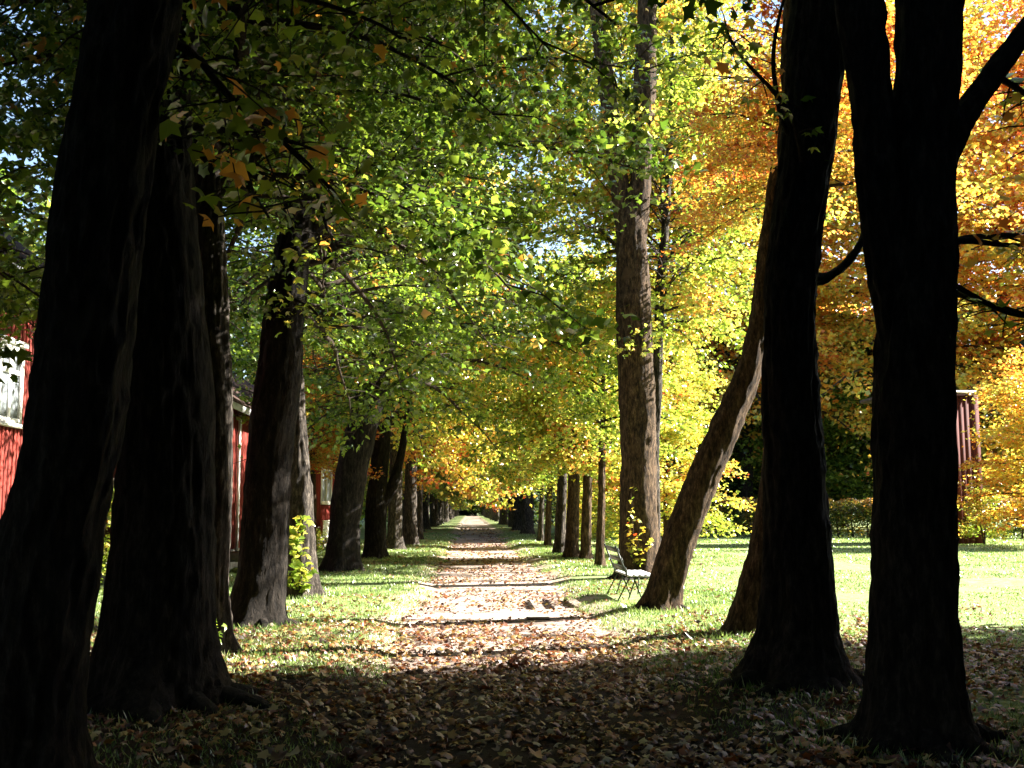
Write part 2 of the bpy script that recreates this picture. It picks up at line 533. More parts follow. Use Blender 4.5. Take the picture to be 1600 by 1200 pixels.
def leaves(P, size, shape, tilt=.55, out_dir=None, seed=0, flat=False):
    """P (n,3) leaf positions -> verts, tris, var"""
    r = np.random.default_rng(seed)
    n = len(P)
    base, tri = SH[shape]
    nrm = np.stack([r.normal(0, tilt, n), r.normal(0, tilt, n), np.ones(n)], -1)
    nrm /= np.linalg.norm(nrm, axis=1)[:, None]
    az = r.uniform(0, 2 * PI, n)
    d = np.stack([np.cos(az), np.sin(az), -.35 * (not flat) * np.ones(n)], -1)
    if out_dir is not None:
        d[:, :2] += out_dir[:, :2] * 1.0
    yv = d - nrm * (d * nrm).sum(1)[:, None]
    yv /= np.linalg.norm(yv, axis=1)[:, None] + 1e-9
    xv = np.cross(yv, nrm)
    s = size * r.uniform(.65, 1.25, n)
    wx = r.uniform(.62, 1.12, n)
    curl = r.uniform(.3, 2.2, n) * np.where(r.random(n) < .8, 1, -1)
    b = base[None] * s[:, None, None]
    v = P[:, None] + b[..., 0:1] * (xv * wx[:, None])[:, None] + b[..., 1:2] * yv[:, None] + b[..., 2:3] * (nrm * curl[:, None])[:, None]
    nv = len(base)
    t = tri[None] + (np.arange(n) * nv)[:, None, None]
    return v.reshape(-1, 3), t.reshape(-1, 3), np.repeat(r.random(n), nv)


def tube(pts, rad, k=5):
    pts = np.asarray(pts, float); rad = np.asarray(rad, float)
    t = np.gradient(pts, axis=0)
    t /= np.linalg.norm(t, axis=1)[:, None] + 1e-9
    ref = np.where(np.abs(t[:, 2:3]) < .8, np.array([[0, 0, 1.0]]), np.array([[0, 1.0, 0]]))
    ref = np.array([0, 1.0, 0])[None] if np.mean(np.abs(t[:, 2])) > .6 else np.array([0, 0, 1.0])[None]
    u = np.cross(t, ref); u /= np.linalg.norm(u, axis=1)[:, None] + 1e-9
    w = np.cross(t, u)
    a = np.linspace(0, 2 * PI, k, endpoint=False)
    v = pts[:, None] + rad[:, None, None] * (np.cos(a)[None, :, None] * u[:, None] + np.sin(a)[None, :, None] * w[:, None])
    n = len(pts)
    i, j = np.meshgrid(np.arange(n - 1), np.arange(k), indexing='ij')
    q = np.stack([i * k + j, i * k + (j + 1) % k, (i + 1) * k + (j + 1) % k, (i + 1) * k + j], -1).reshape(-1, 4)
    return v.reshape(-1, 3), q


def crown(name, seed, R, H, nl, tw, lpt, leaf, shape, low=0.0, tilt=.85, twigs=True, fill=.2, spray=.2, sag=.0):
    """limbs from a central axis, side twigs, leaves in layered sprays.  Returns (leaf mesh, branch mesh)"""
    r = np.random.default_rng(seed)
    wood = MB()
    P, D = [], []
    for i in range(nl):
        q = (i + r.random()) / nl
        z0 = H * .62 * q ** 1.1
        az = i * 2.399 + r.normal(0, .35)
        el = -.05 + low + 1.15 * q + r.normal(0, .12)
        prof = (.62 + .38 * math.sin(PI * min(1, .18 + q * .75))) * (1 - .35 * q)
        L_ = R * prof * r.uniform(.7, 1.12) / max(.45, math.cos(min(el, 1.1)) ** .6)
        L_ = min(L_, (H - z0) / max(.12, math.sin(max(el, .01))) if el > .3 else L_)
        t = np.linspace(0, 1, 7)
        dirh = np.array([math.cos(az), math.sin(az), 0])
        side = np.array([-math.sin(az), math.cos(az), 0])
        wob = np.cumsum(r.normal(0, .06, 7)) * L_ * .5
        zz = z0 + math.sin(el) * L_ * t + L_ * (.22 * t - (.36 + sag * (1 - q)) * t * t)
        pts = dirh[None] * (math.cos(el) * L_ * t)[:, None] + side[None] * wob[:, None] * t[:, None] + np.array([0, 0, 1.0])[None] * zz[:, None]
        r0 = .018 + .010 * L_ * (1.1 - q)
        v, f = tube(pts, r0 * (1 - .86 * t), 5)
        wood.add(v, f)
        for j in range(tw):
            tt = .22 + .78 * (j + r.random() * .8) / tw
            k = tt * 6; k0 = min(5, int(k)); p = pts[k0] + (pts[k0 + 1] - pts[k0]) * (k - k0)
            sgn = 1 if j % 2 else -1
            ang = az + sgn * r.uniform(.5, 1.25) if tt < .95 else az
            tl = R * r.uniform(.14, .34) * (1.1 - .35 * tt)
            e = r.normal(.0, .22) + .25 * q
            td = np.array([math.cos(ang) * math.cos(e), math.sin(ang) * math.cos(e), math.sin(e)])
            end = p + td * tl + np.array([0, 0, -.12 * tl])
            if twigs:
                v, f = tube(np.array([p, p + td * tl * .5 + np.array([0, 0, .03]), end]), np.array([.014, .009, .004]), 3)
                wood.add(v, f)
            n = max(3, int(lpt * r.uniform(.5, 1.4)))
            u = r.random(n) ** .75 * 1.1
            off = r.normal(0, 1, (n, 3)) * np.array([spray, spray, spray * .42]) * (tl / (R * .24)) ** .5
            P.append(p + (end - p) * u[:, None] + off)
            D.append(np.repeat(td[None], n, 0))
    nf = int(fill * nl * tw * lpt)
    if nf:
        a = r.uniform(0, 2 * PI, nf); z = H * (.1 + .85 * r.random(nf)); rr = R * .75 * np.sqrt(r.random(nf)) * np.sin(PI * np.clip(z / H, .05, .97)) ** .6
        c = np.stack([rr * np.cos(a), rr * np.sin(a), z], -1)
        P.append(c); D.append(np.stack([np.cos(a), np.sin(a), 0 * a], -1))
    P = np.concatenate(P); D = np.concatenate(D)
    v, t, var = leaves(P, leaf, shape, tilt, D, seed + 1)
    return make_mesh(name + "_leaves", v, t, var), make_mesh(name + "_branches", np.concatenate(wood.v), wood.f, smooth=True)


CR = {}
CR['near1'] = crown("near_crown", 11, 4.6, 9.0, 44, 15, 36, .104, 'near', sag=.22)
CR['near2'] = crown("near_crown_b", 12, 4.6, 9.0, 44, 15, 36, .104, 'near', sag=.05)
CR['mid1'] = crown("mid_crown", 21, 4.6, 9.5, 52, 16, 46, .130, 'mid', sag=.12, fill=.3)
CR['mid2'] = crown("mid_crown_b", 22, 4.6, 9.5, 52, 16, 46, .130, 'mid', sag=.05, fill=.3)
CR['giant'] = crown("giant_crown", 61, 9.0, 20, 90, 16, 32, .25, 'far', sag=.12, fill=.25, spray=.34)
CR['low1'] = crown("young_crown", 31, 2.6, 6.5, 40, 12, 30, .125, 'mid', sag=.1)
CR['far1'] = crown("far_crown", 41, 4.8, 10, 44, 13, 30, .25, 'far', twigs=False, spray=.3, fill=.4)
CR['far2'] = crown("far_crown_b", 42, 4.8, 10, 44, 13, 30, .25, 'far', twigs=False, spray=.3, fill=.4)
CR['shade'] = crown("shade_crown", 51, 5.8, 13, 64, 14, 28, .26, 'far', twigs=False, spray=.4, fill=.6, low=-.1)


# ------------------------------------------------------------------ trunks
def trunk_mesh(name, cs, rs, k=48, step=.08, bark=.02, flare=0.0, seed=0, roots=5):
    cs = np.asarray(cs, float); rs = np.asarray(rs, float)
    d = np.concatenate([[0], np.cumsum(np.linalg.norm(np.diff(cs, axis=0), axis=1))])
    n = max(6, int(d[-1] / step))
    s = np.linspace(0, d[-1], n)
    c = np.stack([np.interp(s, d, cs[:, a]) for a in range(3)], -1)
    r = np.interp(s, d, rs)
    w = max(1, int(.35 / (d[-1] / n)))
    ker = np.hanning(2 * w + 3)[1:-1]; ker /= ker.sum()
    def sm(x):
        m = len(ker) // 2
        xp = np.concatenate([2 * x[0] - x[1:m + 1][::-1], x, 2 * x[-1] - x[-m - 1:-1][::-1]]) if n > m + 2 else x
        return np.convolve(xp, ker, 'valid') if n > m + 2 else x
    c = np.stack([sm(c[:, a]) for a in range(3)], -1)
    t = np.gradient(c, axis=0); t /= np.linalg.norm(t, axis=1)[:, None]
    ref = np.array([0, 1.0, 0]) if abs(t[:, 1].mean()) < .8 else np.array([0, 0, 1.0])
    u = np.cross(ref[None], t); u /= np.linalg.norm(u, axis=1)[:, None]
    q = np.cross(t, u)
    a = np.linspace(0, 2 * PI, k, endpoint=False)
    ca, sa = np.cos(a)[None], np.sin(a)[None]
    R0 = r[:, None]
    hh = (s / 1.0)[:, None]
    rr = R0 * np.ones((1, k))
    rr = rr * (1 + .14 * (noise3(ca * 1.3 + seed, sa * 1.3, hh * 1.1) - .5) + .10 * (noise3(ca * 2.6 + seed, sa * 2.6 + 7, hh * 2.7) - .5))
    if flare:
        lob = .45 + .55 * np.cos(a * roots + seed)[None] + .35 * np.cos(a * 3 + seed * 2.1)[None]
        rr = rr * (1 + flare * np.exp(-hh / .2) * (.45 + 1.1 * lob) + flare * .25 * np.exp(-hh / .7) * lob)
    if bark:
        fr = 1 / max(.03, 2.2 * bark)
        n1 = noise3(rr * ca * fr + seed, rr * sa * fr, hh * fr * .22)
        n2 = noise3(rr * ca * fr * 2.1 + seed, rr * sa * fr * 2.1 + 3, hh * fr * .6)
        rid = 1 - np.abs(2 * n1 - 1)
        rr = rr + bark * (1.5 * rid - .9) + bark * .8 * (n2 - .5)
    v = c[:, None] + rr[..., None] * (ca[..., None] * u[:, None] + sa[..., None] * q[:, None])
    i, j = np.meshgrid(np.arange(n - 1), np.arange(k), indexing='ij')
    F_ = np.stack([i * k + j, i * k + (j + 1) % k, (i + 1) * k + (j + 1) % k, (i + 1) * k + j], -1).reshape(-1, 4)
    V_ = v.reshape(-1, 3)
    top = len(V_)
    V_ = np.concatenate([V_, c[-1:] + t[-1:] * r[-1]])
    jj = np.arange(k)
    Ft = np.stack([(n - 1) * k + jj, (n - 1) * k + (jj + 1) % k, np.full(k, top)], -1)
    return V_, [F_, Ft]


def px_line(pts, Y, dY=0.0):
    """pts of (px,py,width px) at depth Y -> centres, radii"""
    c, r = [], []
    for i, (x, y, w) in enumerate(pts):
        yy = Y + dY * i / max(1, len(pts) - 1)
        c.append(at(x, y, yy)); r.append(w / 2 / F * yy * 1.0)
    return np.array(c), np.array(r)


def place_crown(root, base, key, m, scale=1.0, rot=0.0, zs=1.0, tiltx=0.0, tilty=0.0, branches=True):
    lm, bm = CR[key]
    o = put("crown", lm, M[m], root, base)
    o['kind'] = 'stuff'
    o.rotation_euler = (tiltx, tilty, rot)
    o.scale = (scale, scale, scale * zs)
    if branches:
        b = put("branches", bm, M['twig'], root, base)
        b.rotation_euler = (tiltx, tilty, rot); b.scale = (scale, scale, scale * zs)
    return o


def tree(label, Y, main, extra=(), bark='bark_dark', crowns=(), detail=1.0, name="maple_tree", group="trees lining the path", flare=.35, bk=.028, seed=1, roots=5):
    c, r = px_line(main, Y)
    bx, by = c[0][0], Y
    bz = float(gz(bx, by))
    base = np.array([bx, by, bz])
    # force the first ring into the ground
    c[0][2] = bz - .12
    c[0][0] = bx
    root = empty(name, base, label, "tree", group)
    k = max(12, int((110 if detail >= 1 else 72) * detail)); st = (.045 if detail >= 1 else .06) / detail
    V_, Fs = trunk_mesh("trunk", c - base, r, k, st, bk, flare, seed, roots)
    put("trunk", make_mesh("trunk", V_, Fs, smooth=True), M[bark], root)
    for (kind, pts, dY) in extra:
        c2, r2 = px_line(pts, Y, dY)
        V_, Fs = trunk_mesh(kind, c2 - base, r2, max(8, int(k * .7)), st, bk * .8 if r2[0] > .06 else 0, 0, seed + 5)
        put(kind, make_mesh(kind, V_, Fs, smooth=True), M[bark], root)
    for (off, key, m, sc, rot, zs) in crowns:
        place_crown(root, tuple(off), key, m, sc, rot, zs)
    return root


# ---- left row, nearest first
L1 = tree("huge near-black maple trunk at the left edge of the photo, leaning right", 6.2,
     [(15, 1300, 230), (30, 1150, 178), (45, 1050, 160), (67, 900, 151), (101, 750, 141), (127, 620, 137), (145, 400, 138), (165, 270, 134), (180, 170, 132), (208, 40, 132), (225, -60, 125), (250, -250, 110), (280, -700, 80), (300, -1200, 50)],
     crowns=[((.5, .3, 5.2), 'near1', 'leaf_green_darkened', .84, 1.6, 1.1)], seed=3)
L2 = tree("thick dark maple trunk beside the left edge one, a sunlit strip down its right side", 9.4,
     [(240, 1100, 225), (246, 1040, 185), (251, 980, 162), (256, 850, 146), (260, 712, 140), (255, 560, 134), (247, 375, 122), (240, 200, 112), (235, 60, 100), (225, -200, 80), (215, -600, 50)],
     [('limb', [(240, 260, 70), (258, 120, 84), (282, 0, 86), (310, -200, 74), (340, -500, 50)], 0)],
     crowns=[((.5, .2, 5.6), 'near2', 'leaf_green_darkened', .9, 2.9, 1.1)], seed=8)
L2b = tree("slim grey trunk half hidden behind the thick dark trunk on the left", 12.6,
     [(333, 1015, 60), (330, 950, 50), (335, 850, 48), (339, 700, 46), (339, 600, 44), (335, 480, 42), (325, 300, 38), (320, 100, 34), (315, -200, 26), (312, -500, 16)],
     bark='bark_grey', crowns=[((.2, .2, 5.2), 'mid2', 'leaf_green_darkened', .85, 2.3, 1)], seed=12, detail=.8)
L3 = tree("dark trunk leaning right, third thick one along the left verge, small roots at its foot", 15.6,
     [(398, 980, 92), (403, 940, 78), (410, 880, 72), (415, 800, 68), (422, 700, 66), (435, 600, 67), (444, 500, 62), (455, 400, 56), (470, 300, 48), (490, 180, 38), (515, 60, 28), (535, -100, 18)],
     [('limb', [(470, 380, 26), (520, 320, 18), (600, 292, 12), (680, 296, 8), (740, 310, 4)], 1.0)],
     bark='bark_dark', crowns=[((.9, .3, 5.2), 'mid1', 'leaf_green_darkened', 1.15, .8, 1)], seed=15, detail=.8)
L3b = tree("gnarled sunlit trunk with young leafy shoots at its base, left verge", 20.5,
     [(470, 934, 64), (470, 900, 50), (465, 812, 46), (467, 719, 32), (464, 662, 24), (462, 580, 20), (458, 450, 18), (455, 250, 12), (452, 50, 8)],
     bark='bark_grey', crowns=[((.3, .2, 4.9), 'mid2', 'leaf_green', .95, 1.9, 1)], seed=18, detail=.7, bk=.035, roots=4)
L4 = tree("stout trunk leaning strongly right beyond the leafy shoots, left verge", 29,
     [(533, 893, 64), (535, 870, 52), (539, 812, 45), (550, 737, 48), (567, 662, 45), (583, 606, 46), (597, 550, 40), (612, 460, 33), (630, 350, 27), (650, 200, 20), (665, 0, 12)],
     [('limb', [(560, 650, 20), (545, 590, 12), (520, 520, 7)], 0)],
     bark='bark_dark', crowns=[((1.5, .2, 4.8), 'mid1', 'leaf_green', 1.2, 2.8, 1.2)], seed=21, detail=.6)
L5 = tree("forked trunk on the left verge with a limb rising to the right", 37,
     [(585, 875, 38), (586, 850, 31), (588, 790, 34), (590, 760, 30), (596, 700, 26), (602, 620, 22), (610, 500, 16), (620, 350, 12), (625, 150, 7)],
     [('limb', [(592, 795, 20), (612, 765, 16), (622, 730, 14), (628, 705, 11), (638, 640, 9), (650, 560, 5)], 0)],
     bark='bark_dark', crowns=[((.8, 0, 4.5), 'mid2', 'leaf_greenyellow', 1.15, 4.1, 1.25)], seed=24, detail=.5)
for (px, py, Y, w, m, ck, lab) in [
        (617, 862, 44, 22, 'leaf_yellow', 'mid1', "bluish grey trunk next after the forked one, left verge"),
        (641, 850, 50, 20, 'leaf_orange', 'mid2', "straight trunk under orange leaves midway down the left row"),
        (655, 843, 58, 10, 'leaf_greenyellow', 'mid1', "thin trunk just past the straight one, left row")]:
    tree(lab, Y, [(px, py, w * 1.35), (px, py - 30, w), (px + 1, py - 110, w * .9), (px + 2, py - 220, w * .7), (px + 4, py - 420, w * .4)],
         bark='bark_grey', crowns=[((0.7, 0, 4.0), ck, m, 1.2, px * .1, 1.25)], seed=px, detail=.4)

# ---- right row, nearest first
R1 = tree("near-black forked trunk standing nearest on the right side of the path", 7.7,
     [(1432, 1168, 175), (1431, 1110, 142), (1429, 1000, 128), (1428, 800, 122), (1428, 600, 120), (1430, 500, 118), (1437, 400, 106), (1443, 300, 97), (1448, 150, 98), (1452, 0, 100), (1455, -150, 90), (1462, -500, 66), (1466, -1000, 34)],
     [('limb', [(1410, 560, 60), (1396, 470, 66), (1384, 400, 62), (1372, 300, 64), (1360, 150, 66), (1345, 0, 76), (1330, -200, 66), (1310, -600, 36)], 0),
      ('limb', [(1470, 260, 40), (1492, 205, 40), (1520, 160, 38), (1560, 105, 33), (1610, 35, 29), (1700, -80, 22), (1800, -260, 12)], .4),
      ('limb', [(1480, 380, 14), (1510, 372, 11), (1560, 385, 8), (1640, 380, 5)], .3),
      ('limb', [(1478, 440, 12), (1520, 462, 9), (1575, 492, 7), (1640, 500, 4)], .5)],
     crowns=[((.6, .2, 9.0), 'near2', 'leaf_green', .9, 3.9, 1)], seed=31)
R2 = tree("black trunk with wide flared foot, second from the right edge", 10.3,
     [(1250, 1066, 180), (1247, 1035, 146), (1247, 990, 118), (1246, 900, 104), (1243, 800, 98), (1239, 700, 90), (1235, 600, 85), (1234, 500, 82), (1238, 400, 80), (1252, 300, 80), (1265, 200, 86), (1278, 80, 92), (1285, 0, 98), (1295, -200, 90), (1310, -500, 66), (1325, -900, 34)],
     [('limb', [(1270, 440, 20), (1300, 432, 15), (1330, 405, 12), (1352, 370, 9), (1362, 300, 6)], .3),
      ('limb', [(1262, 260, 12), (1220, 190, 9), (1205, 90, 7), (1222, 0, 5), (1250, -60, 3)], -.5)],
     crowns=[((.8, .2, 10.2), 'near2', 'leaf_greenyellow', .85, 5.0, 1)], seed=35)
R3 = tree("brown trunk leaning out from behind the flared black trunk", 14.3,
     [(1164, 990, 64), (1170, 950, 52), (1184, 900, 44), (1195, 850, 42), (1207, 780, 40), (1217, 650, 36), (1226, 400, 34), (1235, 100, 28), (1242, -200, 20), (1246, -500, 10)],
     bark='bark_brown', crowns=[((1.2, .3, 10.0), 'near2', 'leaf_yellow', .72, .6, .9)], seed=38, detail=.8)
R4 = tree("bare brown trunk leaning steeply right beside the bench", 17.8,
     [(1033, 955, 66), (1037, 930, 52), (1056, 860, 50), (1077, 800, 48), (1104, 735, 48), (1132, 670, 46), (1158, 612, 42), (1176, 560, 36), (1188, 500, 33), (1196, 430, 31), (1212, 300, 28), (1238, 100, 24), (1255, -200, 15)],
     bark='bark_brown', crowns=[((2.8, .4, 7.0), 'mid1', 'leaf_orange', .68, 1.2, .9)], seed=41, detail=.8)
R5 = tree("tall thick trunk forking high up, standing behind the bench", 26,
     [(1000, 905, 78), (999, 880, 62), (999, 800, 56), (998, 700, 55), (995, 600, 56), (991, 500, 54), (987, 400, 50), (986, 350, 46), (990, 300, 26)],
     [('limb', [(984, 390, 34), (974, 330, 32), (965, 270, 30), (950, 150, 26), (940, 80, 24), (930, 0, 20), (918, -150, 14), (905, -300, 8)], 0),
      ('limb', [(992, 390, 36), (998, 330, 36), (1003, 230, 33), (1008, 130, 36), (1012, 0, 30), (1020, -200, 20), (1026, -400, 10)], 0)],
     bark='bark_brown', crowns=[((.2, 3.4, 8.2), 'mid2', 'leaf_greenyellow', 1.1, 2.0, 1.1)], seed=44, detail=.65, bk=.028)
R5b = tree("narrow pale trunk close behind the tall forked one", 27.5,
     [(1027, 897, 20), (1025, 850, 15), (1023, 780, 15), (1022, 700, 15), (1027, 600, 15), (1031, 450, 14), (1038, 380, 12), (1046, 250, 10), (1050, 50, 6)],
     bark='bark_grey', crowns=[((.3, .2, 6.0), 'low1', 'leaf_greenyellow', 1.1, 2.0, 1.05)], seed=46, detail=.5)
for (px, py, Y, w, m, ck, sc, bh, bk_, lab) in [
        (937, 885, 31, 13, 'leaf_greenyellow', 'low1', 1.05, 3.4, 'bark_brown', "pole-thin young trunk left of the tall forked tree"),
        (915, 873, 35, 16, 'leaf_yellow', 'low1', 1.1, 3.0, 'bark_brown', "slim brown trunk, middle of the three slender ones in the right row"),
        (893, 874, 36, 21, 'leaf_greenyellow', 'low1', 1.15, 3.2, 'bark_brown', "stoutest and leftmost of the three slender brown trunks, right row"),
        (875, 866, 40, 17, 'leaf_green', 'low1', 1.2, 3.4, 'bark_grey', "bluish grey trunk behind the slender brown ones, right row"),
        (856, 853, 49, 9, 'leaf_yellow', 'low1', 1.2, 2.6, 'bark_brown', "thin brown sapling trunk with yellow leaves, right row"),
        (845, 846, 55, 8, 'leaf_greenyellow', 'low1', 1.2, 3.2, 'bark_grey', "thin light trunk just past the yellow sapling, right row"),
        (824, 834, 72, 17, 'leaf_green', 'mid2', 1.0, 4.2, 'bark_grey', "broad grey trunk leaning left, far along the right row")]:
    lean = -8 if px == 824 else 3
    tree(lab, Y, [(px, py, w * 1.3), (px, py - 20, w), (px + lean, py - 100, w * .85), (px + lean * 1.3, py - 200, w * .7), (px + lean * 2, py - 300, w * .35)],
         bark=bk_, crowns=[((0.1, 0, bh), ck, m, sc, px * .1, 1)], seed=px, detail=.4)

def add_roots(root, rad, angs, seed):
    r = np.random.default_rng(seed)
    for a in angs:
        L_ = rad * r.uniform(1.9, 3.0)
        t = np.linspace(0, 1, 7)
        b = r.uniform(-.5, .5)
        rr = rad * .55 + L_ * t
        aa = a + b * t * t
        x = rr * np.cos(aa); y = rr * np.sin(aa)
        g = gz(root.location.x + x, root.location.y + y) - root.location.z
        z = g + .17 * (1 - t) ** 1.6 - .05 - .03 * t
        V_, Fs = trunk_mesh("root", np.stack([x, y, z], -1), rad * (.30 - .20 * t), 14, .06, .012, 0, seed)
        put("root", make_mesh("root", V_, Fs, smooth=True), M['bark_dark'], root)


add_roots(L1, .42, [5.9, .3, 5.2], 1)
add_roots(L2, .46, [5.6, 6.1, 4.9, 4.2, .4], 2)
add_roots(R1, .33, [3.9, 4.6, 5.4, 2.9, .2], 3)
add_roots(R2, .36, [3.4, 4.2, 5.0, 5.9, .3], 4)
add_roots(L3, .32, [5.9, 5.2, 4.4], 5)
add_roots(R4, .24, [3.6, 4.6, 5.6], 6)
add_roots(R5, .42, [3.4, 4.3, 5.3, 6.0], 7)

# ---- the rest of both rows, to the end of the path, and behind the camera: shared meshes
V_, Fs = trunk_mesh("row_trunk", [(0, 0, -.1), (.05, 0, 1.5), (.1, .05, 4), (.2, 0, 7), (.3, 0, 11)], [.4, .32, .28, .2, .06], 20, .25, .03, .3, 77)
ROWT = [make_mesh("row_trunk", V_, Fs, smooth=True)]
V_, Fs = trunk_mesh("row_trunk_b", [(0, 0, -.1), (-.1, 0, 1.5), (-.15, .05, 4), (.1, 0, 7), (.3, 0, 11)], [.34, .26, .22, .17, .05], 20, .25, .03, .3, 97)
ROWT.append(make_mesh("row_trunk_b", V_, Fs, smooth=True))


def row_tree(x, y, label, group, key, m, sc=1.0, bh=4.2, bark='bark_grey', trunk_s=1.0, zs=1.0, i=0, name="maple_tree", cat="tree"):
    root = empty(name, (x, y, float(gz(x, y))), label, cat, group)
    t = put("trunk", ROWT[i % 2], M[bark], root)
    t.rotation_euler = (0, 0, random.uniform(0, 6)); t.scale = (trunk_s, trunk_s, trunk_s)
    place_crown(root, (0, 0, bh), key, m, sc, random.uniform(0, 6.28), zs, branches=(y < 120))
    return root


mats_row = ['leaf_greenyellow', 'leaf_yellow', 'leaf_greenyellow', 'leaf_green', 'leaf_greenyellow', 'leaf_green', 'leaf_yellow']
y = 66.0; i = 0
while y < 320:
    row_tree(-3.7 + random.uniform(-.35, .35), y, "maple in the distant left row, one of many alike", "distant trees of the left row", ('mid1', 'mid2', 'far1', 'far2')[(0 if y < 90 else 2) + i % 2], mats_row[(i * 3) % 7], random.uniform(1.1, 1.25), 3.8, zs=1.2, trunk_s=random.uniform(.8, 1.1), i=i)
    y += random.uniform(7, 9.5); i += 1
y = 80.0
while y < 320:
    row_tree(3.95 + random.uniform(-.35, .35), y, "maple in the distant right row, one of many alike", "distant trees of the right row", ('mid1', 'mid2', 'far1', 'far2')[(0 if y < 90 else 2) + i % 2], mats_row[(i * 3 + 1) % 7], random.uniform(.82, .95), 4.6, zs=1.0, trunk_s=random.uniform(.8, 1.2), i=i)
    y += random.uniform(7, 9.5); i += 1
for j, (x, y) in enumerate([(-3.2, -1.8), (-3.4, -7), (-3.3, -13), (3.4, 1.2), (3.4, -6), (3.3, -13), (-3, -20), (3.3, -20), (-9, -3), (-10, -11), (8, -4), (0, -27), (-8, -22), (9, -24)]):  # unseen rest of the rows, plus trees added to block sky light
    row_tree(x, y, "unseen maple behind the camera, holding back sky light", "trees behind the camera", 'near1' if abs(y) < 3 else 'shade', 'leaf_dark', 1.0, 8.0 if (x > 0 and y > 0) else 3.6, 'bark_dark', i=j)
row_tree(-5.0, 35.0, "small orange green maple between the third and fourth left trunks", "maples by the houses", 'low1', 'leaf_orange', .8, 3.0, 'bark_brown', .45, .9, i=1)
# the grove off to the right that shades the foreground
for j, (x, y, s) in enumerate([(12.0, 10.4, 1.0), (12.5, 1.5, 1.05), (13, -8, 1.05), (19.5, 12.4, 1.05), (20, 3.5, 1.1), (21, -8, 1.1), (28, 14.8, 1.1), (29, 4, 1.1), (12, -16, 1.0)]):
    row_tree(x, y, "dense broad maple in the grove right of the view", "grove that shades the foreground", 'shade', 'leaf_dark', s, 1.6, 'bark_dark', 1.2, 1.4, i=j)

row_tree(-7.6, 9.2, "maple in the yard left of the view, its leaves hanging over the red house", "maples by the houses", 'near1', 'leaf_green', 1.1, 3.6, 'bark_dark', .9, i=0)
row_tree(-9.0, 3.0, "maple in the yard left of the camera", "maples by the houses", 'near1', 'leaf_green', 1.1, 3.2, 'bark_dark', .9, i=1)
# ---- maples standing on the lawn
row_tree(32.0, 79.0, "tall golden orange maple rising behind the red barn, right of the second black trunk", "maples on the lawn", 'giant', 'leaf_gold', 1.75, 10.5, 'bark_dark', 1.9, .95, i=1)
row_tree(46.5, 80.0, "tall rusty red maple at the right edge of the photo", "maples on the lawn", 'giant', 'leaf_redorange', 1.8, 10.0, 'bark_dark', 1.9, 1.0, i=0)
row_tree(20.5, 81.0, "tall golden maple showing through above the leaning trunk", "maples on the lawn", 'giant', 'leaf_gold', 1.4, 9.5, 'bark_dark', 1.7, 1.1, i=0)
row_tree(6.9, 38.0, "yellow green maple with low boughs beyond the bench", "maples on the lawn", 'low1', 'leaf_yellow', 1.15, 1.2, 'bark_brown', .5, .95, i=0)
row_tree(24.9, 46.5, "small golden maple hanging over the barn's right corner", "maples on the lawn", 'low1', 'leaf_gold', 1.5, 1.3, 'bark_dark', .5, .8, i=1)
row_tree(6.9, 50.0, "low leafy maple at the near edge of the far lawn", "maples on the lawn", 'low1', 'leaf_greenyellow', 1.1, .6, 'bark_brown', .4, .7, i=1)
row_tree(8.8, 62.0, "bushy green maple behind the slender trunks on the right", "maples on the lawn", 'low1', 'leaf_greenyellow', 1.7, 1.2, 'bark_grey', .5, .6, i=0)

# ---- background trees beyond the hedge and houses
bgt = [(17, 84, 1.6, 'leaf_dark', 1.0, "dark evergreen-looking tree behind the hedge"), (26, 82, 1.5, 'leaf_green_darkened', 1.0, "olive green tree behind the reddish hedge, between the two black trunks"),
       (34, 86, 1.7, 'leaf_dark', 1.0, "dark tree behind the right part of the hedge"), (43, 84, 1.7, 'leaf_yellow', 1.2, "golden tree behind the hedge at far right"),
       (52, 90, 1.8, 'leaf_dark', 1.2, "dark tree farthest right behind the hedge"), (22, 98, 2.0, 'leaf_greenyellow', 1.5, "tall yellow green tree rising over the hedge trees"),
       (35, 102, 2.1, 'leaf_orange', 1.5, "tall orange tree far behind the red barn"), (20, 93, 1.6, 'leaf_green_darkened', 1.0, "green tree at the left end of the hedge"),
       (23, 113, 1.9, 'leaf_green', 1.0, "far green tree past the hedge end"), (32, 127, 2.1, 'leaf_dark', 1.0, "far dark tree beyond the lawn"),
       (-14, 70, 1.6, 'leaf_green', 1.5, "tree rising behind the far end of the red house"), (-17, 50, 1.5, 'leaf_greenyellow', 2.0, "yellow green tree behind the long red house"),
       (-20, 34, 1.5, 'leaf_green', 2.5, "tall green tree behind the red houses"), (-12, 88, 1.6, 'leaf_greenyellow', 1.2, "yellowing tree beyond the houses on the left"),
       (-13, 108, 1.7, 'leaf_green', 1.2, "green tree well beyond the houses on the left"), (-13, 24.5, .9, 'leaf_green', 1.0, "small garden tree in the gap between the red houses")]
bgt += [(-5, 318, 1.8, 'leaf_dark', .3, "dark tree closing the avenue, left of its end"), (1.5, 322, 2.0, 'leaf_dark', .2, "dark tree closing the avenue, dead ahead"), (8, 316, 1.8, 'leaf_dark', .3, "dark tree closing the avenue, right of its end")]
for j, (x, y, s, m, bh, lab) in enumerate(bgt):
    row_tree(x, y, lab, "trees beyond the lawn and houses", 'far1' if j % 2 else 'far2', m, s, bh, 'bark_dark', 1.3, i=j)


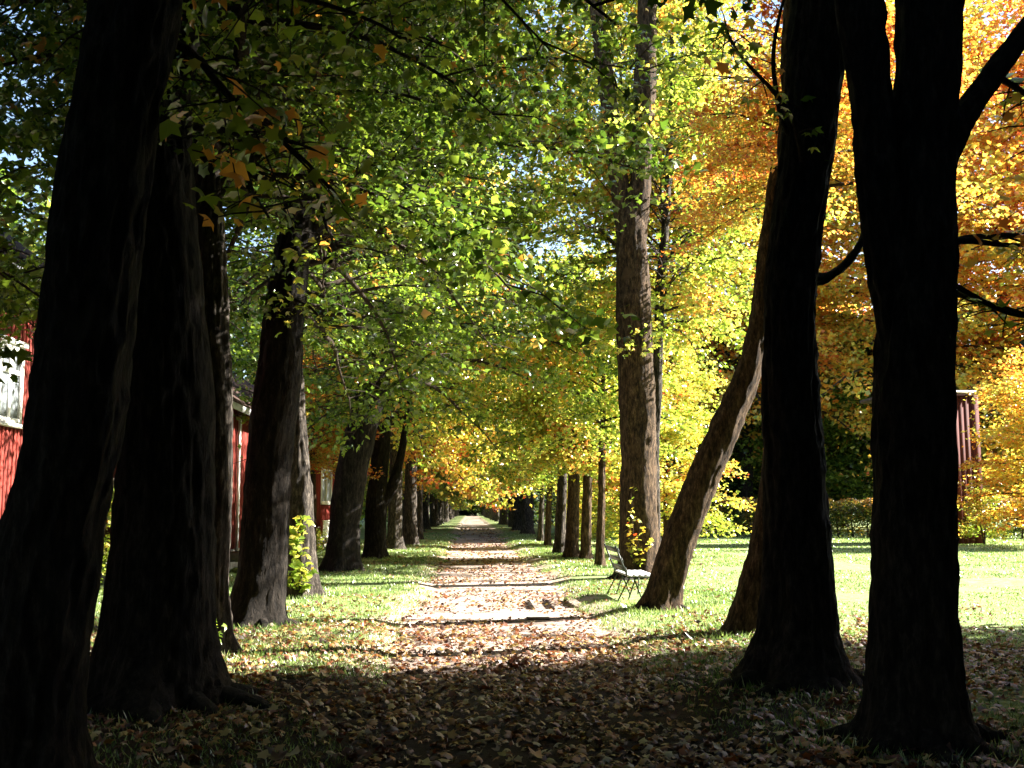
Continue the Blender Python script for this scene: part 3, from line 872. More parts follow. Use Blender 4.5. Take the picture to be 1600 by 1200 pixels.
# far wood closing the avenue and the sides: one mass
def wood_mass():
    r = np.random.default_rng(5)
    P = []
    def clump(cx, cy, R, H, n):
        k = 40
        a = r.uniform(0, 2 * PI, k); rr = R * np.sqrt(r.random(k)); z = H * r.random(k) ** .8
        cc = np.stack([cx + rr * np.cos(a), cy + rr * np.sin(a), z * (1 - .5 * (rr / R) ** 2)], -1)
        idx = r.integers(0, k, n)
        P.append(cc[idx] + r.normal(0, 1, (n, 3)) * np.array([1.1, 1.1, .6]))
    for x in np.arange(-70, 71, 7):
        clump(x + r.uniform(-2, 2), 338 + r.uniform(0, 12), 6, 17 + r.uniform(-3, 5), 1300)
    for y in np.arange(128, 330, 12):
        clump(16 + r.uniform(0, 8), y, 7, 16, 900); clump(-15 - r.uniform(0, 8), y, 7, 16, 900)
        clump(34 + r.uniform(0, 8), y, 8, 19, 700)
    for y in np.arange(112, 335, 9):
        clump(11 + r.uniform(-1, 1), y, 4.5, 8, 500)  # extra clumps added to shade the far path
    for x in np.arange(30, 110, 9):
        clump(x, 120 + r.uniform(-6, 6), 7, 19, 1300)
    for x in np.arange(60, 120, 9):
        clump(x, 60 + r.uniform(-6, 6), 7, 17, 900)
    for y in np.arange(0, 130, 10):
        clump(-45 + r.uniform(-4, 4), y, 7, 17, 700)
    P = np.concatenate(P)
    P = P[P[:, 2] > .05]
    v, t, var = leaves(P, .62, 'far', .8, None, 6)
    return make_mesh("woodland", v, t, var)


tag(put("woodland", wood_mass(), M['leaf_dark']), "dense dark wood closing the far end of the avenue", "woodland", kind='stuff')


# hedge
def hedge():
    a, b = np.array([9.0, 66.0]), np.array([44.0, 57.0])
    L_ = np.linalg.norm(b - a); t = (b - a) / L_; nn = np.array([-t[1], t[0]])
    r = np.random.default_rng(9)
    root = empty("hedge", (a[0], a[1], 0), "long clipped hedge with reddish top along the far side of the lawn", "hedge")
    m = MB()
    for k in range(44):
        s = L_ * (k + .5) / 44
        c = a + t * s + nn * r.normal(0, .1) - a
        v, f = tube(np.array([(c[0], c[1], -.05), (c[0] + r.normal(0, .1), c[1], 1.0), (c[0] + r.normal(0, .2), c[1], 1.9)]), np.array([.06, .04, .02]), 5)
        m.add(v, f)
    m.build("stems", M['twig'], root)['kind'] = 'stuff'
    n = 42000
    s = r.uniform(0, L_, n); w = r.normal(0, .42, n)
    top = 2.25 + .25 * (noise3(s * .6, 0, 0) - .5) + .15 * (noise3(s * 2.6, 0, 4) - .5)
    z = top * (1 - np.abs(r.normal(0, .5, n))); z = np.where(z < .05, r.uniform(.05, 1, n) * top, z)
    p = t[None] * s[:, None] + nn[None] * w[:, None]
    v, tt, var = leaves(np.stack([p[:, 0], p[:, 1], z], -1), .15, 'far', .8, None, 10)
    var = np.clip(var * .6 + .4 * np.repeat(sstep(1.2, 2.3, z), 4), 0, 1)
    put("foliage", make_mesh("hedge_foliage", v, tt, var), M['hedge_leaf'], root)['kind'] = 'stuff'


hedge()


# bushes
def bush(name, loc, R, H, n, m, label, cat, leaf=.08, flowers=0, shape='mid', seed=3, group=None):
    r = np.random.default_rng(seed)
    root = empty(name, loc, label, cat, group)
    st = MB()
    ends = []
    for k in range(9):
        a = r.uniform(0, 6.28); e = np.array([math.cos(a) * R * .7 * r.random(), math.sin(a) * R * .7 * r.random(), H * r.uniform(.6, .95)])
        v, f = tube(np.array([(0, 0, -.05), e * .5 + np.array([0, 0, .05]), e]), np.array([.02, .014, .006]), 4)
        st.add(v, f)
    st.build("stems", M['twig'], root)
    kk = 26
    a = r.uniform(0, 6.28, kk); z = H * r.uniform(.12, .95, kk); rr = R * np.sqrt(r.random(kk)) * np.sin(PI * np.clip(z / H * .8 + .15, 0, 1))
    cc = np.stack([rr * np.cos(a), rr * np.sin(a), z], -1)
    P = cc[r.integers(0, kk, n)] + r.normal(0, 1, (n, 3)) * R * np.array([.17, .17, .13])
    P[:, 2] = np.abs(P[:, 2])
    v, t, var = leaves(P, leaf, shape, .6, None, seed)
    put("foliage", make_mesh(name + "_foliage", v, t, var), m, root)['kind'] = 'stuff'
    if flowers:
        Q = cc[r.integers(0, kk, flowers)] + r.normal(0, 1, (flowers, 3)) * R * .2
        Q[:, 2] = np.abs(Q[:, 2])
        v, t, var = leaves(np.repeat(Q, 4, 0), .07, 'mid', .5, None, seed + 1)
        put("flowers", make_mesh(name + "_flowers", v, t, var), M['flower'], root)['kind'] = 'stuff'
    return root


bush("flowering_bush", (-7.6, 22.6, 0), .9, 2.3, 2600, M['leaf_greenyellow'], "sunlit white flowering garden bush seen between the two thickest left trunks", "bush", .1, 90, seed=4)
bush("garden_bush", (-7.2, 24.5, 0), .8, 1.3, 1800, M['leaf_green'], "low green bush behind the white flowering one", "bush", .09, 0, seed=5)
bush("house_bush", (-5.9, 41, 0), .7, .8, 900, M['leaf_greenyellow'], "low bush by the steps of the far red house", "bush", .09, 20, seed=6)
bush("barn_bush", (23.3, 49, 0), 1.1, 2.6, 1800, M['leaf_greenyellow'], "pale green bush at the foot of the red barn", "bush", .15, 20, seed=7)
bush("undergrowth_bush", (8.4, 69.5, 0), 1.8, 2.2, 2500, M['leaf_dark'], "dark bush at the left end of the hedge", "bush", .16, 0, seed=8)
bush("verge_bush", (4.9, 52, 0), 1.0, 2.6, 2200, M['leaf_yellow'], "yellow leaved bush among the slender trunks of the right row", "bush", .12, 0, seed=14)


# leafy shoots at tree feet (suckers growing from the trees): parts of their trees
def shoots(root, base, pts, leafsize, m, seed, big=False):
    """base: world; pts list of local end points"""
    r = np.random.default_rng(seed)
    b = Vector(base) - root.location
    b = np.array(b)
    w = MB(); P = []; D = []
    for e in pts:
        e = np.array(e, float)
        mid = e * .5 + np.array([0, 0, .08])
        v, f = tube(np.array([b, b + mid, b + e]), np.array([.009, .006, .003]), 4)
        w.add(v, f)
        for t in np.linspace(.3, 1.05, 7):
            for q in range(3):
                P.append(b + e * t + r.normal(0, .05, 3)); D.append(r.normal(0, 1, 3))
    w.build("shoot", M['twig'], root)
    v, t, var = leaves(np.array(P), leafsize, 'full', .7, np.array(D), seed)
    put("shoot_leaves", make_mesh("shoot_leaves", v, t, var), m, root)['kind'] = 'stuff'


p = at(468, 925, 20.1)
shoots(L3b, (p[0], 20.15, .05), [(-.1, -.2, .9), (.12, -.25, 1.3), (.0, -.3, .6), (-.25, -.2, .5), (.2, -.2, .5)], .15, M['leaf_greenyellow'], 3)
shoots(L3b, (p[0] - .1, 20.15, .9), [(.12, -.25, .55), (-.1, -.2, .35)], .15, M['leaf_greenyellow'], 4)
p = at(992, 890, 25.6)
shoots(R5, (p[0], 25.55, .1), [(-.1, -.2, 1.9), (.1, -.2, 1.2), (.35, -.1, .8), (-.2, -.2, 1.2)], .12, M['leaf_yellow'], 5)
p = at(343, 1000, 12.3)
shoots(L2b, (-2.95, 12.2, 0), [(.1, -.1, .5), (.2, -.1, .3)], .1, M['leaf_green'], 6)

# ------------------------------------------------------------------ low leafy bough over the path with separate leaves
LEAFM = []
for k in range(4):
    v, t, var = leaves(np.zeros((1, 3)), 1.0, 'full', .05, None, 300 + k)
    LEAFM.append(make_mesh("leaf", v, t))
    LEAFM[-1].materials.append(M['leaf_single'])


def bough(root, start, end, sagz, seed, nleaf, ls=.14, spread=.55, joined=None):
    r = np.random.default_rng(seed)
    s = np.array(start); e = np.array(end)
    t = np.linspace(0, 1, 9)
    pts = s + (e - s) * t[:, None]
    pts[:, 2] += sagz * np.sin(t * PI)
    pts[:, 0] += .08 * np.sin(t * 7 + seed)
    loc = np.array(root.location)
    m = MB()
    v, f = tube(pts - loc, .03 * (1 - .8 * t) + .003, 6); m.add(v, f)
    tips = []
    for k in range(22):
        tt = r.uniform(.2, 1); kk = tt * 8; k0 = min(7, int(kk)); p = pts[k0] + (pts[k0 + 1] - pts[k0]) * (kk - k0)
        d = r.normal(0, 1, 3) * np.array([1, 1, .35]); d /= np.linalg.norm(d); d[2] -= .25
        q = p + d * r.uniform(.25, spread * 1.3)
        v, f = tube(np.array([p, (p + q) / 2 + np.array([0, 0, .02]), q]) - loc, np.array([.008, .006, .003]), 4); m.add(v, f)
        tips.append((p, q))
    b = m.build("bough", M['twig'], root, smooth=True)
    if joined:
        P = []
        for k in range(nleaf):
            p, q = tips[r.integers(0, len(tips))]
            P.append(p + (q - p) * r.uniform(.2, 1.15) + r.normal(0, .1, 3) - loc)
        v, t_, var = leaves(np.array(P), ls, 'near', .55, None, seed)
        put("leaves", make_mesh("bough_leaves", v, t_, var), joined, b)['kind'] = 'stuff'
        return
    for k in range(nleaf):
        p, q = tips[r.integers(0, len(tips))]
        c = p + (q - p) * r.uniform(.3, 1.1) + r.normal(0, .06, 3) * np.array([1, 1, .5]) - loc
        me = LEAFM[r.integers(0, 4)]
        o = bpy.data.objects.new("leaf", me); COL.objects.link(o)
        o.parent = b; o.location = c
        sc = ls * r.uniform(.7, 1.2)
        o.scale = (sc, sc, sc)
        o.rotation_euler = (r.normal(-.5, .5), r.normal(0, .5), r.uniform(0, 6.28))


bough(L1, at(240, 60, 6.6), at(500, 300, 6.9), .15, 1, 75)
bough(L1, at(280, -40, 6.9), at(620, 60, 7.6), .1, 2, 60)
bough(L2, at(330, 120, 9.0), at(520, 360, 8.0), .2, 3, 70)
bough(L3, at(470, 420, 15.0), at(540, 390, 9.5), .3, 4, 40)
bough(L2, at(320, 200, 9.2), at(430, 340, 7.5), .2, 5, 45)


bough(L4, at(597, 560, 28.8), at(525, 640, 27.5), .3, 13, 170, ls=.15, spread=.9, joined=M['leaf_greenyellow'])
bough(L4, at(607, 520, 28.8), at(660, 600, 27.0), .3, 14, 170, ls=.15, spread=.9, joined=M['leaf_green'])
bough(L3, at(448, 470, 15.5), at(500, 520, 14.6), .2, 15, 110, ls=.13, spread=.5, joined=M['leaf_greenyellow'])
YT = [o for o in bpy.data.objects if o.get('label', '').startswith("maple in the yard left of the view")][0]
bough(YT, at(-140, 330, 10.5), at(70, 440, 12.0), .2, 7, 330, joined=M['leaf_green'])
bough(YT, at(-140, 380, 11.5), at(60, 485, 13.0), .2, 8, 330, joined=M['leaf_green'])
bough(YT, at(-140, 430, 12.5), at(75, 520, 13.5), .2, 17, 300, joined=M['leaf_green'])
bough(R1, at(1480, 380, 7.9), at(1650, 372, 8.2), .04, 9, 60, ls=.11, spread=.35, joined=M['leaf_orange'])
bough(R1, at(1482, 440, 7.9), at(1650, 505, 8.4), -.06, 10, 50, ls=.11, spread=.35, joined=M['leaf_green'])
bough(R1, at(1560, 108, 8.0), at(1640, 230, 8.4), .04, 11, 40, ls=.11, spread=.3, joined=M['leaf_orange'])
bough(R2, at(1262, 262, 10.1), at(1130, 30, 9.4), .1, 12, 60, ls=.12, spread=.35, joined=M['leaf_green'])

# ------------------------------------------------------------------ red houses on the left
def part(name, mb, m, parent, label=None):
    o = mb.build(name, M[m], parent)
    if label: o['label'] = label
    return o


def window(root, xf, y0, y1, z0, z1, transom=.34, mull=True, proud=.05):
    """window in a wall whose outer face is x = xf (facing +X)"""
    d = .09
    m = MB()
    m.box((xf - .02, xf + proud), (y0, y0 + d), (z0, z1)); m.box((xf - .02, xf + proud), (y1 - d, y1), (z0, z1))
    m.box((xf - .02, xf + proud), (y0 + d, y1 - d), (z1 - d, z1)); m.box((xf - .02, xf + proud), (y0 + d, y1 - d), (z0, z0 + d))
    w = part("window", m, 'white', root)
    mm = MB()
    yc = (y0 + y1) / 2; zt = z1 - (z1 - z0) * transom
    mm.box((xf - .015, xf + proud - .012), (yc - .045, yc + .045), (z0 + d, zt - .035)); mm.box((xf - .015, xf + proud - .012), (yc - .045, yc + .045), (zt + .035, z1 - d))
    mm.box((xf - .015, xf + proud - .008), (y0 + d, y1 - d), (zt - .035, zt + .035))
    part("frame", mm, 'white', w)
    part("sill", MB().box((xf - .02, xf + proud + .07), (y0 - .05, y1 + .05), (z0 - .06, z0 - .002)), 'white', w)
    part("head_board", MB().box((xf - .02, xf + proud + .04), (y0 - .04, y1 + .04), (z1 + .002, z1 + .09)), 'white', w)
    for (a, b) in ((y0 + d, yc - .045), (yc + .045, y1 - d)):
        for (c, e) in ((z0 + d, zt - .035), (zt + .035, z1 - d)):
            part("pane", MB().box((xf - .012, xf + .008), (a, b), (c, e)), 'pane', w)
    return w


def boards(root, xf, y0, y1, z0, z1, holes, pitch=.15, m='red_wood', joined=False):
    J = MB()
    y = y0; k = 0
    while y < y1 - .02:
        ye = min(y + pitch - .012, y1)
        spans = [(z0, z1)]
        for (a, b, c, d) in holes:
            if ye > a and y < b:
                spans = [(z0, c), (d, z1)]
        dx = random.uniform(0, .008)
        for (a, b) in spans:
            if joined:
                J.box((xf - .03, xf + dx), (y, ye), (a, b))
                J.box((xf, xf + .022), (ye - .02, ye + .032), (a, b))
            else:
                mb = MB().box((xf - .03, xf + dx), (y, ye), (a, b))
                mb.box((xf - .02, xf + .024), (ye - .018, ye + .030), (a + .003, b - .003))
                part("board", mb, m, root)
        y += pitch; k += 1
    if joined:
        o = part("board_cladding", J, m, root); o['kind'] = 'stuff'


HA = empty("red_house", (-9.5, 14, 0), "sunlit red board house with white window at the left edge", "house")
HAl = np.array([-9.5, 14, 0.])


def sub(root, mb):
    off = np.array(root.location)
    mb.v = [v - off for v in mb.v]
    return mb


class LMB(MB):
    pass


def hpart(root, name, mb, m, label=None, parent=None):
    sub(root, mb)
    return part(name, mb, m, parent or root, label)


def build_house(root, xf, xb, y0, y1, zf, ze, wins, joined, board_m='red_wood', ridge=2.3, pitch=.15):
    # local frames: everything is built in world coordinates then moved by the root's offset
    off = Vector(root.location)
    kids0 = set(bpy.data.objects)
    part("foundation", MB().box((xb + .05, xf - .06), (y0 + .05, y1 - .05), (-.3, zf)), 'stone', root)
    core = MB().box((xb, xf - .031), (y0, y1), (zf + .002, ze))
    part("wall", core, 'red_dark', root)
    boards(root, xf, y0, y1, zf, ze, [(w[0] - .01, w[1] + .01, w[2] - .06, w[3] + .09) for w in wins], pitch, board_m, joined)
    for w in wins:
        window(root, xf, *w)
    part("corner_board", MB().box((xf - .04, xf + .045), (y1 + .004, y1 + .14), (zf, ze)), 'white', root)
    # gabled roof, ridge along Y
    xm = (xf + xb) / 2
    e = .5
    m = MB()
    for sgn, xe in ((1, xf), (-1, xb)):
        xo = xe + sgn * e
        sl = ridge / abs(xe - xm)
        zo = ze - sl * e
        a = [(xm, y0 - .4, ze + ridge), (xm, y1 + .4, ze + ridge), (xo, y1 + .4, zo), (xo, y0 - .4, zo)]
        v = np.array([*a, *[(p[0], p[1], p[2] + .12) for p in a]])
        m.add(v, [(0, 1, 2, 3), (7, 6, 5, 4), (0, 4, 5, 1), (1, 5, 6, 2), (2, 6, 7, 3), (3, 7, 4, 0)])
    roof = part("roof", m, 'roof', root)
    sl = ridge / abs(xf - xm)
    t = MB()
    ny = int((y1 - y0 + .8) / .34)
    for i in range(ny):                         # courses of tile ribs running up the slope
        yy = y0 - .38 + i * .34
        xo = xf + e
        t.beam((xo + .02, yy + .1, ze - sl * e + .15), (xm, yy + .1, ze + ridge + .15), .10, .05)
    part("roof_ribs", t, 'roof', roof)['kind'] = 'stuff'
    part("fascia", MB().box((xf + e + .003, xf + e + .03), (y0 - .4, y1 + .4), (ze - sl * e - .04, ze - sl * e + .13)), 'tin', roof)
    # gable ends
    g = MB()
    for yy in (y0, y1 - .1):
        v = np.array([(xb, yy, ze + .002), (xf - .04, yy, ze + .002), (xm, yy, ze + ridge - .02), (xb, yy + .1, ze + .002), (xf - .04, yy + .1, ze + .002), (xm, yy + .1, ze + ridge - .02)])
        g.add(v, np.array([(0, 1, 2), (5, 4, 3)])); g.add(v, np.array([(0, 3, 4, 1), (1, 4, 5, 2), (2, 5, 3, 0)]))
    part("gable", g, 'red_dark', root)
    for o in root.children:
        o.location = -off
    return roof


build_house(HA, -7.5, -13.5, 6.0, 20.9, .45, 5.6, [(17.38, 18.32, 3.0, 4.28), (13.2, 14.15, 3.0, 4.28)], False)
HB = empty("red_house", (-9.5, 36, 0), "long red house farther off with a white porch rail, seen between left trunks", "house")
winsB = [(28.0, 29.3, 2.3, 3.7), (34.5, 35.8, 2.3, 3.7), (41.3, 43.0, 2.55, 3.95), (47.4, 51.0, 1.9, 4.15)]
roofB = build_house(HB, -6.45, -12.5, 25.3, 54, .55, 4.55, winsB, True, pitch=.2)
for (y0, y1) in ((28.2, 30.3), (43.0, 47.5)):
    m = MB().box((-5.75, -5.68), (y0, y1), (1.14, 1.2)); m.box((-5.75, -5.68), (y0, y1), (.52, .57))
    rl = part("porch_rail", m, 'white', HB); rl.location = -HB.location
    y = y0
    while y < y1:
        part("baluster", MB().box((-5.74, -5.69), (y, y + .07), (.572, 1.138)), 'white', rl); y += .17
    dk = part("porch_floor", MB().box((-6.38, -5.65), (y0 - .1, y1 + .1), (.3, .5)), 'dark_wood', HB); dk.location = -HB.location
    for yy in (y0 + .05, y1 - .15):
        q = part("porch_post", MB().box((-5.8, -5.68), (yy, yy + .1), (-.1, .298)), 'dark_wood', HB); q.location = -HB.location
o = part("downpipe", MB().box((-6.40, -6.32), (30.2, 30.28), (.3, 4.2)), 'white', HB); o.location = -HB.location
ch = part("chimney", MB().box((-9.8, -9.2), (33, 33.8), (6.3, 7.7)), 'stone', roofB); ch.location = (0, 0, 0)

# garden frame: dark beam between the two thick trunks
GA = empty("garden_arch", (-7.2, 21.6, 0), "dark wooden garden crossbar on two posts above the flowering bush", "garden arch")
hpart(GA, "crossbar", MB().box((-8.1, -6.3), (21.55, 21.67), (2.12, 2.22)), 'dark_wood')
for x in (-8.0, -6.5):
    hpart(GA, "post", MB().box((x, x + .1), (21.56, 21.66), (-.2, 2.118)), 'dark_wood')

# red barn right
BN = empty("red_barn", (21, 53, 0), "tall narrow dark red barn beyond the lawn, right of the forked trunk", "barn")
bx0, bx1, by0, by1, bh = 20.4, 23.85, 50.2, 54.2, 7.0
hpart(BN, "wall", MB().box((bx0 + .03, bx1 - .03), (by0 + .032, by1), (.002, bh)), 'red_dark')
J = MB()
x = bx0; holes = (21.9, 22.9)
while x < bx1 - .01:
    b = MB().box((x, min(x + .24, bx1)), (by0 + random.uniform(-.01, 0), by0 + .03), (-.1, bh - .01))
    hpart(BN, "board", b, 'red_dark'); x += .255
x = by0 + .05
while x < by1 - .2:
    hpart(BN, "board", MB().box((bx1 - .028, bx1 + random.uniform(0, .01)), (x, x + .24), (-.1, bh - .01)), 'red_dark'); x += .255
hpart(BN, "corner_post", MB().box((bx1 - .30, bx1 + .06), (by0 - .05, by0 - .012), (-.1, bh - .015)), 'red_dark')
dr = hpart(BN, "door", MB().box((21.6, 22.6), (by0 - .045, by0 - .013), (.05, 2.2)), 'dark_wood')
rf = hpart(BN, "roof", MB().box((bx0 - .5, bx1 - .25), (by0 - .5, by1 + .5), (bh + .01, bh + .16)), 'roof')
fa = MB().box((bx0 - .5, bx1 - .25), (by0 - .53, by0 - .503), (bh + .03, bh + .15)); sub(BN, fa)
part("fascia", fa, 'tin', rf)


# ------------------------------------------------------------------ bench (faces the lawn, seen from its end)
def bench():
    x0, y0 = 2.78, 19.4
    g = float(gz(3.0, 20.2))
    root = empty("garden_bench", (x0 + .26, y0 + .9, g), "small folding slatted bench with crossed iron legs facing the lawn", "bench")
    L_ = 1.7
    for k in range(5):
        xx = -.26 + .105 * k
        root_l = MB().box((xx, xx + .088), (-.9, -.9 + L_), (.43, .452))
        part("seat_slat", root_l, 'slat', root)
    # leaning back: three slats between two stiles
    for yy in (-.86, .74):
        m = MB().beam((-.24, yy, .40), (-.46, yy, .96), .03, .02)
        part("back_stile", m, 'iron', root)
    for h in (.25, .55, .85):
        c = np.array([-.24, 0, .40]) + h * np.array([-.22, 0, .56])
        m = MB().beam((c[0] - .02, -.9, c[2]), (c[0] - .02, .8, c[2]), .10 if h > .5 else .09, .02)
        # turn the slat up to lie along the stile
        m = MB()
        d = np.array([-.22, 0, .56]) / .602
        n_ = np.array([.56, 0, .22]) / .602
        v = []
        for yy in (-.9, .8):
            for (i, j) in ((-.045, .012), (.045, .012), (.045, .03), (-.045, .03)):
                v.append(c + d * i + n_ * j + np.array([0, yy, 0]))
        m.add(v, [(0, 1, 2, 3), (7, 6, 5, 4), (0, 4, 5, 1), (1, 5, 6, 2), (2, 6, 7, 3), (3, 7, 4, 0)])
        part("back_slat", m, 'iron', root)
    for yy in (-.84, .72):
        part("leg", MB().beam((-.20, yy, .425), (-.44, yy, -.03), .022, .022), 'iron', root)
        part("leg", MB().beam((-.14, yy + .03, .425), (.03, yy + .03, -.03), .022, .022), 'iron', root)
        part("leg", MB().beam((.20, yy, .425), (.17, yy, -.03), .022, .022), 'iron', root)
        part("leg", MB().beam((-.10, yy - .03, .425), (-.26, yy - .03, -.03), .022, .022), 'iron', root)
        part("seat_rail", MB().beam((-.24, yy, .415), (.25, yy, .415), .025, .022), 'iron', root)


bench()

# small slab on the path
p = at(841, 958, 17.3)
SL = empty("drain_slab", (p[0], 17.3, float(gz(p[0], 17.3))), "small dark square slab lying on the path", "slab")
part("block", MB().box((-.16, .16), (-.15, .17), (-.05, .010)), 'rust', SL)
part("lid", MB().box((-.18, .18), (-.17, .19), (.012, .022)), 'rust', SL)


# ------------------------------------------------------------------ grass and fallen leaves
def blades(P, h, w, seed):
    r = np.random.default_rng(seed)
    n = len(P)
    a = r.uniform(0, 6.28, n)
    s = np.stack([np.cos(a), np.sin(a), 0 * a], -1)
    hh = h * r.uniform(.5, 1.4, n); ww = w * r.uniform(.6, 1.3, n)
    lean = r.normal(0, .5, (n, 2)) * hh[:, None]
    b0 = P - s * ww[:, None] * .5; b1 = P + s * ww[:, None] * .5
    tp = P + np.stack([lean[:, 0], lean[:, 1], hh], -1)
    v = np.stack([b0, b1, tp], 1).reshape(-1, 3)
    t = np.arange(3 * n).reshape(-1, 3)
    return v, t, np.repeat(r.random(n), 3)


def scatter(n, x0, x1, y0, y1, seed, ybias=1.0):
    r = np.random.default_rng(seed)
    u = r.random(n)
    y = y0 * (y1 / y0) ** (u ** ybias)           # denser near the camera
    x = x0 + (x1 - x0) * r.random(n)
    return x, y, r


def grass():
    VV, TT, AA, o = [], [], [], 0
    def add(x, y, h, w, seed):
        nonlocal o
        z = ground_z(x, y) - .005
        v, t, a = blades(np.stack([x, y, z], -1), h, w, seed)
        VV.append(v); TT.append(t + o); AA.append(a); o += len(v)
    # foreground, sparse and patchy
    x, y, r = scatter(90000, -6, 8, 3.4, 14, 1)
    e0, e1 = path_edges(y)
    onp = (x > e0 + .05) & (x < e1 - .05)
    k = (noise3(x * .8, y * .8, 5) > .45) & (~onp | (r.random(len(x)) < .06)) & (x > -5.5 * y / 9)
    add(x[k], y[k], .045, .006 + .0006 * y[k], 2)
    # verges
    x, y, r = scatter(190000, -5.2, 5, 11, 75, 3)
    e0, e1 = path_edges(y)
    ins = np.minimum(x - e0, e1 - x) + (noise3(x * 1.1, y * .8, 31) - .5) * 1.3
    k = (ins < .2) & (noise3(x * .9, y * .5, 8) > .27)
    add(x[k], y[k], .035 + .0006 * y[k], .008 + .0006 * y[k], 4)
    # lawn
    x, y, r = scatter(230000, 4, 42, 12.5, 78, 5, .9)
    k = (x < y * .56 + 1) & (noise3(x * .7, y * .4, 2) > .25)
    add(x[k], y[k], .022 + .0006 * y[k], .012 + .0009 * y[k], 6)
    # left yard
    x, y, r = scatter(40000, -7.4, -4.5, 13, 60, 15)
    add(x, y, .06, .012 + .0005 * y, 16)
    # taller tufts round the trunks
    r = np.random.default_rng(8)
    for ob in list(COL.objects):
        if ob.type == 'EMPTY' and ob.name.startswith("maple_tree") and 5 < ob.location.y < 70 and abs(ob.location.x) < 7:
            n = 700
            a = r.uniform(0, 6.28, n); d = r.normal(.55, .16, n) * (1.2 if ob.location.y < 20 else .9)
            add(ob.location.x + d * np.cos(a), ob.location.y + d * np.sin(a), .08, .012 + .0005 * ob.location.y, int(ob.location.y * 10))
    me = make_mesh("grass", np.concatenate(VV), np.concatenate(TT), np.concatenate(AA))
    tag(put("grass", me, M['grass']), "green grass of the verges and the sunny lawn", "grass", kind='stuff')


grass()


def litter():
    x, y, r = scatter(150000, -5.5, 9, 4.5, 100, 21, .95)
    dens = .44 + .9 * (noise3(x * .6, y * .45, 12) - .5) + .6 * (noise3(x * 1.7, y * 1.3, 2) - .5)
    dens = dens - .02 * (1 - sstep(9.5, 11.5, y)) - .12 * sstep(12.5, 14.5, y) - .17 * sstep(15, 20, y) + .45 * (1 - sstep(11, 18, y)) * sstep(8, 12, y)
    e0, e1 = path_edges(y)
    onp = (x > e0) & (x < e1)
    dens = dens - np.where(onp, -.16 - .12 * (1 - sstep(20, 26, y)) * sstep(13, 15, y), np.where(x < 0, .04, .14)) - .35 * sstep(4.2, 7, x) * sstep(13, 15, y) - .15 * sstep(18, 30, y)
    k = r.random(len(x)) < dens
    x, y = x[k], y[k]
    z = gz(x, y) + .012 + .022 * r.random(len(x))
    nn = len(x)
    near = y < 17
    S1 = leaves(np.stack([x, y, z], -1)[near], .078, 'near', .45, None, 22, True)
    S2 = leaves(np.stack([x, y, z], -1)[~near], np.clip(.062 + .0010 * y[~near], 0, .2), 'mid', .4, None, 23, True)
    v = np.concatenate([S1[0], S2[0]]); t = np.concatenate([S1[1], S2[1] + len(S1[0])]); a = np.concatenate([S1[2], S2[2]])
    tag(put("fallen_leaves", make_mesh("fallen_leaves", v, t, a), M['fallen']), "orange and yellow maple leaves strewn over path and grass", "fallen leaves", kind='stuff')
    # the nearest ones singly, as pieces of the ground
    FL = []
    for q in range(5):
        v, t, var = leaves(np.zeros((1, 3)), 1.0, 'full', .15, None, 400 + q, True)
        me = make_mesh("fallen_leaf", v, t); me.materials.append(M['fallen_single']); FL.append(me)
    r = np.random.default_rng(44)
    for q in range(280):
        u = r.random(); yy = 5.1 * (7.6 / 5.1) ** u
        xx = r.uniform(-.42, .52) * yy
        o = bpy.data.objects.new("fallen_leaf", FL[q % 5]); COL.objects.link(o)
        o.parent = ground
        o.location = (xx, yy, float(gz(xx, yy)) + .02 + .02 * r.random())
        s = .088 * r.uniform(.7, 1.3); o.scale = (s, s, s)
        o.rotation_euler = (r.normal(0, .3), r.normal(0, .3), r.uniform(0, 6.28))


litter()

# brown clump of leaves on the sunlit part of the path
def clump():
    r = np.random.default_rng(3)
    p = at(808, 1032, 12.0)
    P = r.normal(0, 1, (60, 3)) * np.array([.11, .06, .03]) + np.array([p[0], 12.0, float(gz(p[0], 12.0)) + .05])
    P[:, 2] = np.maximum(P[:, 2], float(gz(p[0], 12.0)) + .01)
    v, t, a = leaves(P, .1, 'full', .9, None, 5)
    tag(put("leaf_clump", make_mesh("leaf_clump", v, t, a * .35), M['fallen']), "small brown heap of leaves at the shade's edge on the path", "leaf heap", kind='stuff')


clump()


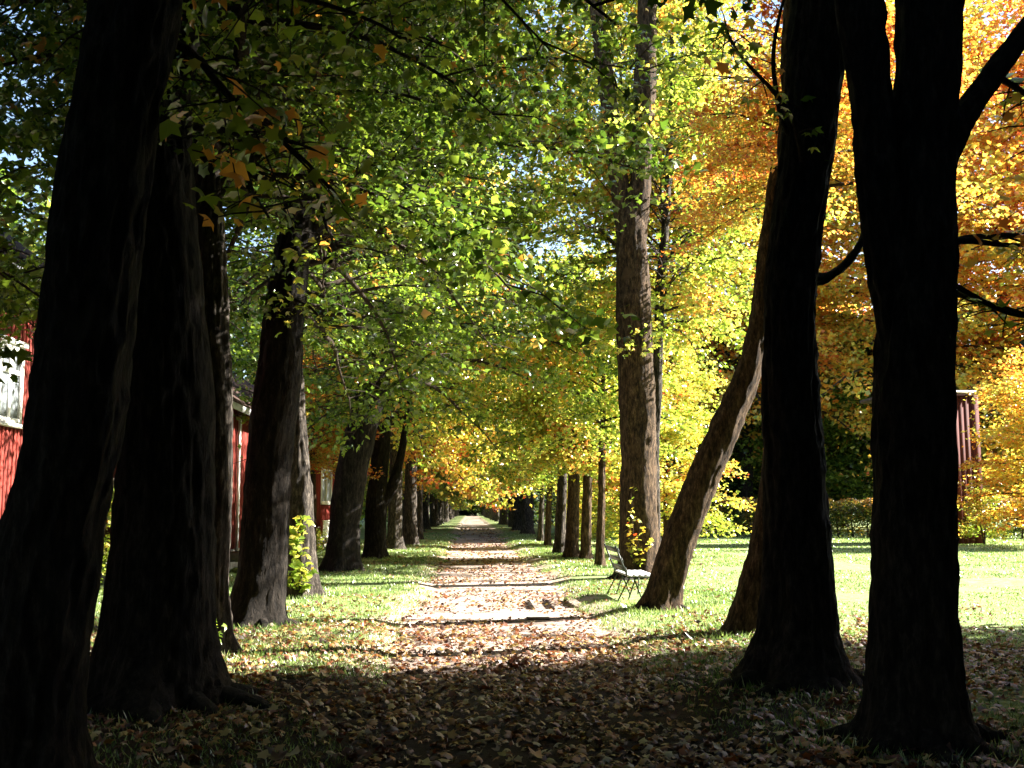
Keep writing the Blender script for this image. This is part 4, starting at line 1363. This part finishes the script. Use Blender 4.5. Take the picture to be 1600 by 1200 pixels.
# ------------------------------------------------------------------ openings in the crowns that let the sun through to the house, its garden and the verge
def carve(targets, keep=.08, tmin=0.0, ymin=4, least=.05, ymax=45, xmin=-99):
    bpy.context.view_layer.update()
    sd_ = np.array(S)
    r = np.random.default_rng(77)
    tot = 0
    for o in [o for o in bpy.data.objects if o.name.split('.')[0] == 'crown']:
        mw = np.array(o.matrix_world)
        if not (ymin < mw[1, 3] < ymax and mw[0, 3] > xmin): continue
        me = o.data
        nv = len(me.vertices)
        co = np.empty(nv * 3, np.float32); me.vertices.foreach_get("co", co)
        w = co.reshape(-1, 3) @ mw[:3, :3].T + mw[:3, 3]
        kill = np.zeros(nv, bool)
        for (c, R) in targets:
            d = w - np.array(c)
            t = d @ sd_
            rr = np.linalg.norm(d - t[:, None] * sd_, axis=1)
            kill |= (rr < R) & (t > tmin)
        if kill.mean() < least or (xmin > 0 and 'young' in o.data.name): continue
        npl = len(me.polygons)
        vi = np.empty(npl * 3, np.int32); me.loops.foreach_get("vertex_index", vi)
        F = vi.reshape(-1, 3)
        var = np.empty(nv, np.float32); me.attributes['var'].data.foreach_get("value", var)
        dead = kill & (var > keep)
        # kill whole leaves (a leaf shares one value on all its vertices)
        leafid = np.concatenate([[0], np.cumsum(np.diff(var) != 0)])
        ld = np.zeros(leafid[-1] + 1, bool); ld[leafid[dead]] = True
        alive = ~ld[leafid]
        idx = np.cumsum(alive) - 1
        F = idx[F[alive[F].all(1)]]
        me2 = make_mesh(me.name, co.reshape(-1, 3)[alive], F, var[alive])
        mat = o.material_slots[0].material
        me2.materials.append(me.materials[0])
        o.data = me2
        o.material_slots[0].link = 'OBJECT'; o.material_slots[0].material = mat
        tot += len(F)
    print("carved tris", tot)


carve([((-7.5, 17.6, 2.9), 1.7), ((-7.5, 15.2, 2.9), 1.5), ((-7.5, 22.6, 1.3), 1.7), ((-6.6, 19.0, .1), 1.3), ((-6.4, 28.6, 2.9), 1.4)])
print("total tris", sum(len(m.loops) - 2 * len(m.polygons) for m in bpy.data.meshes if m.users))
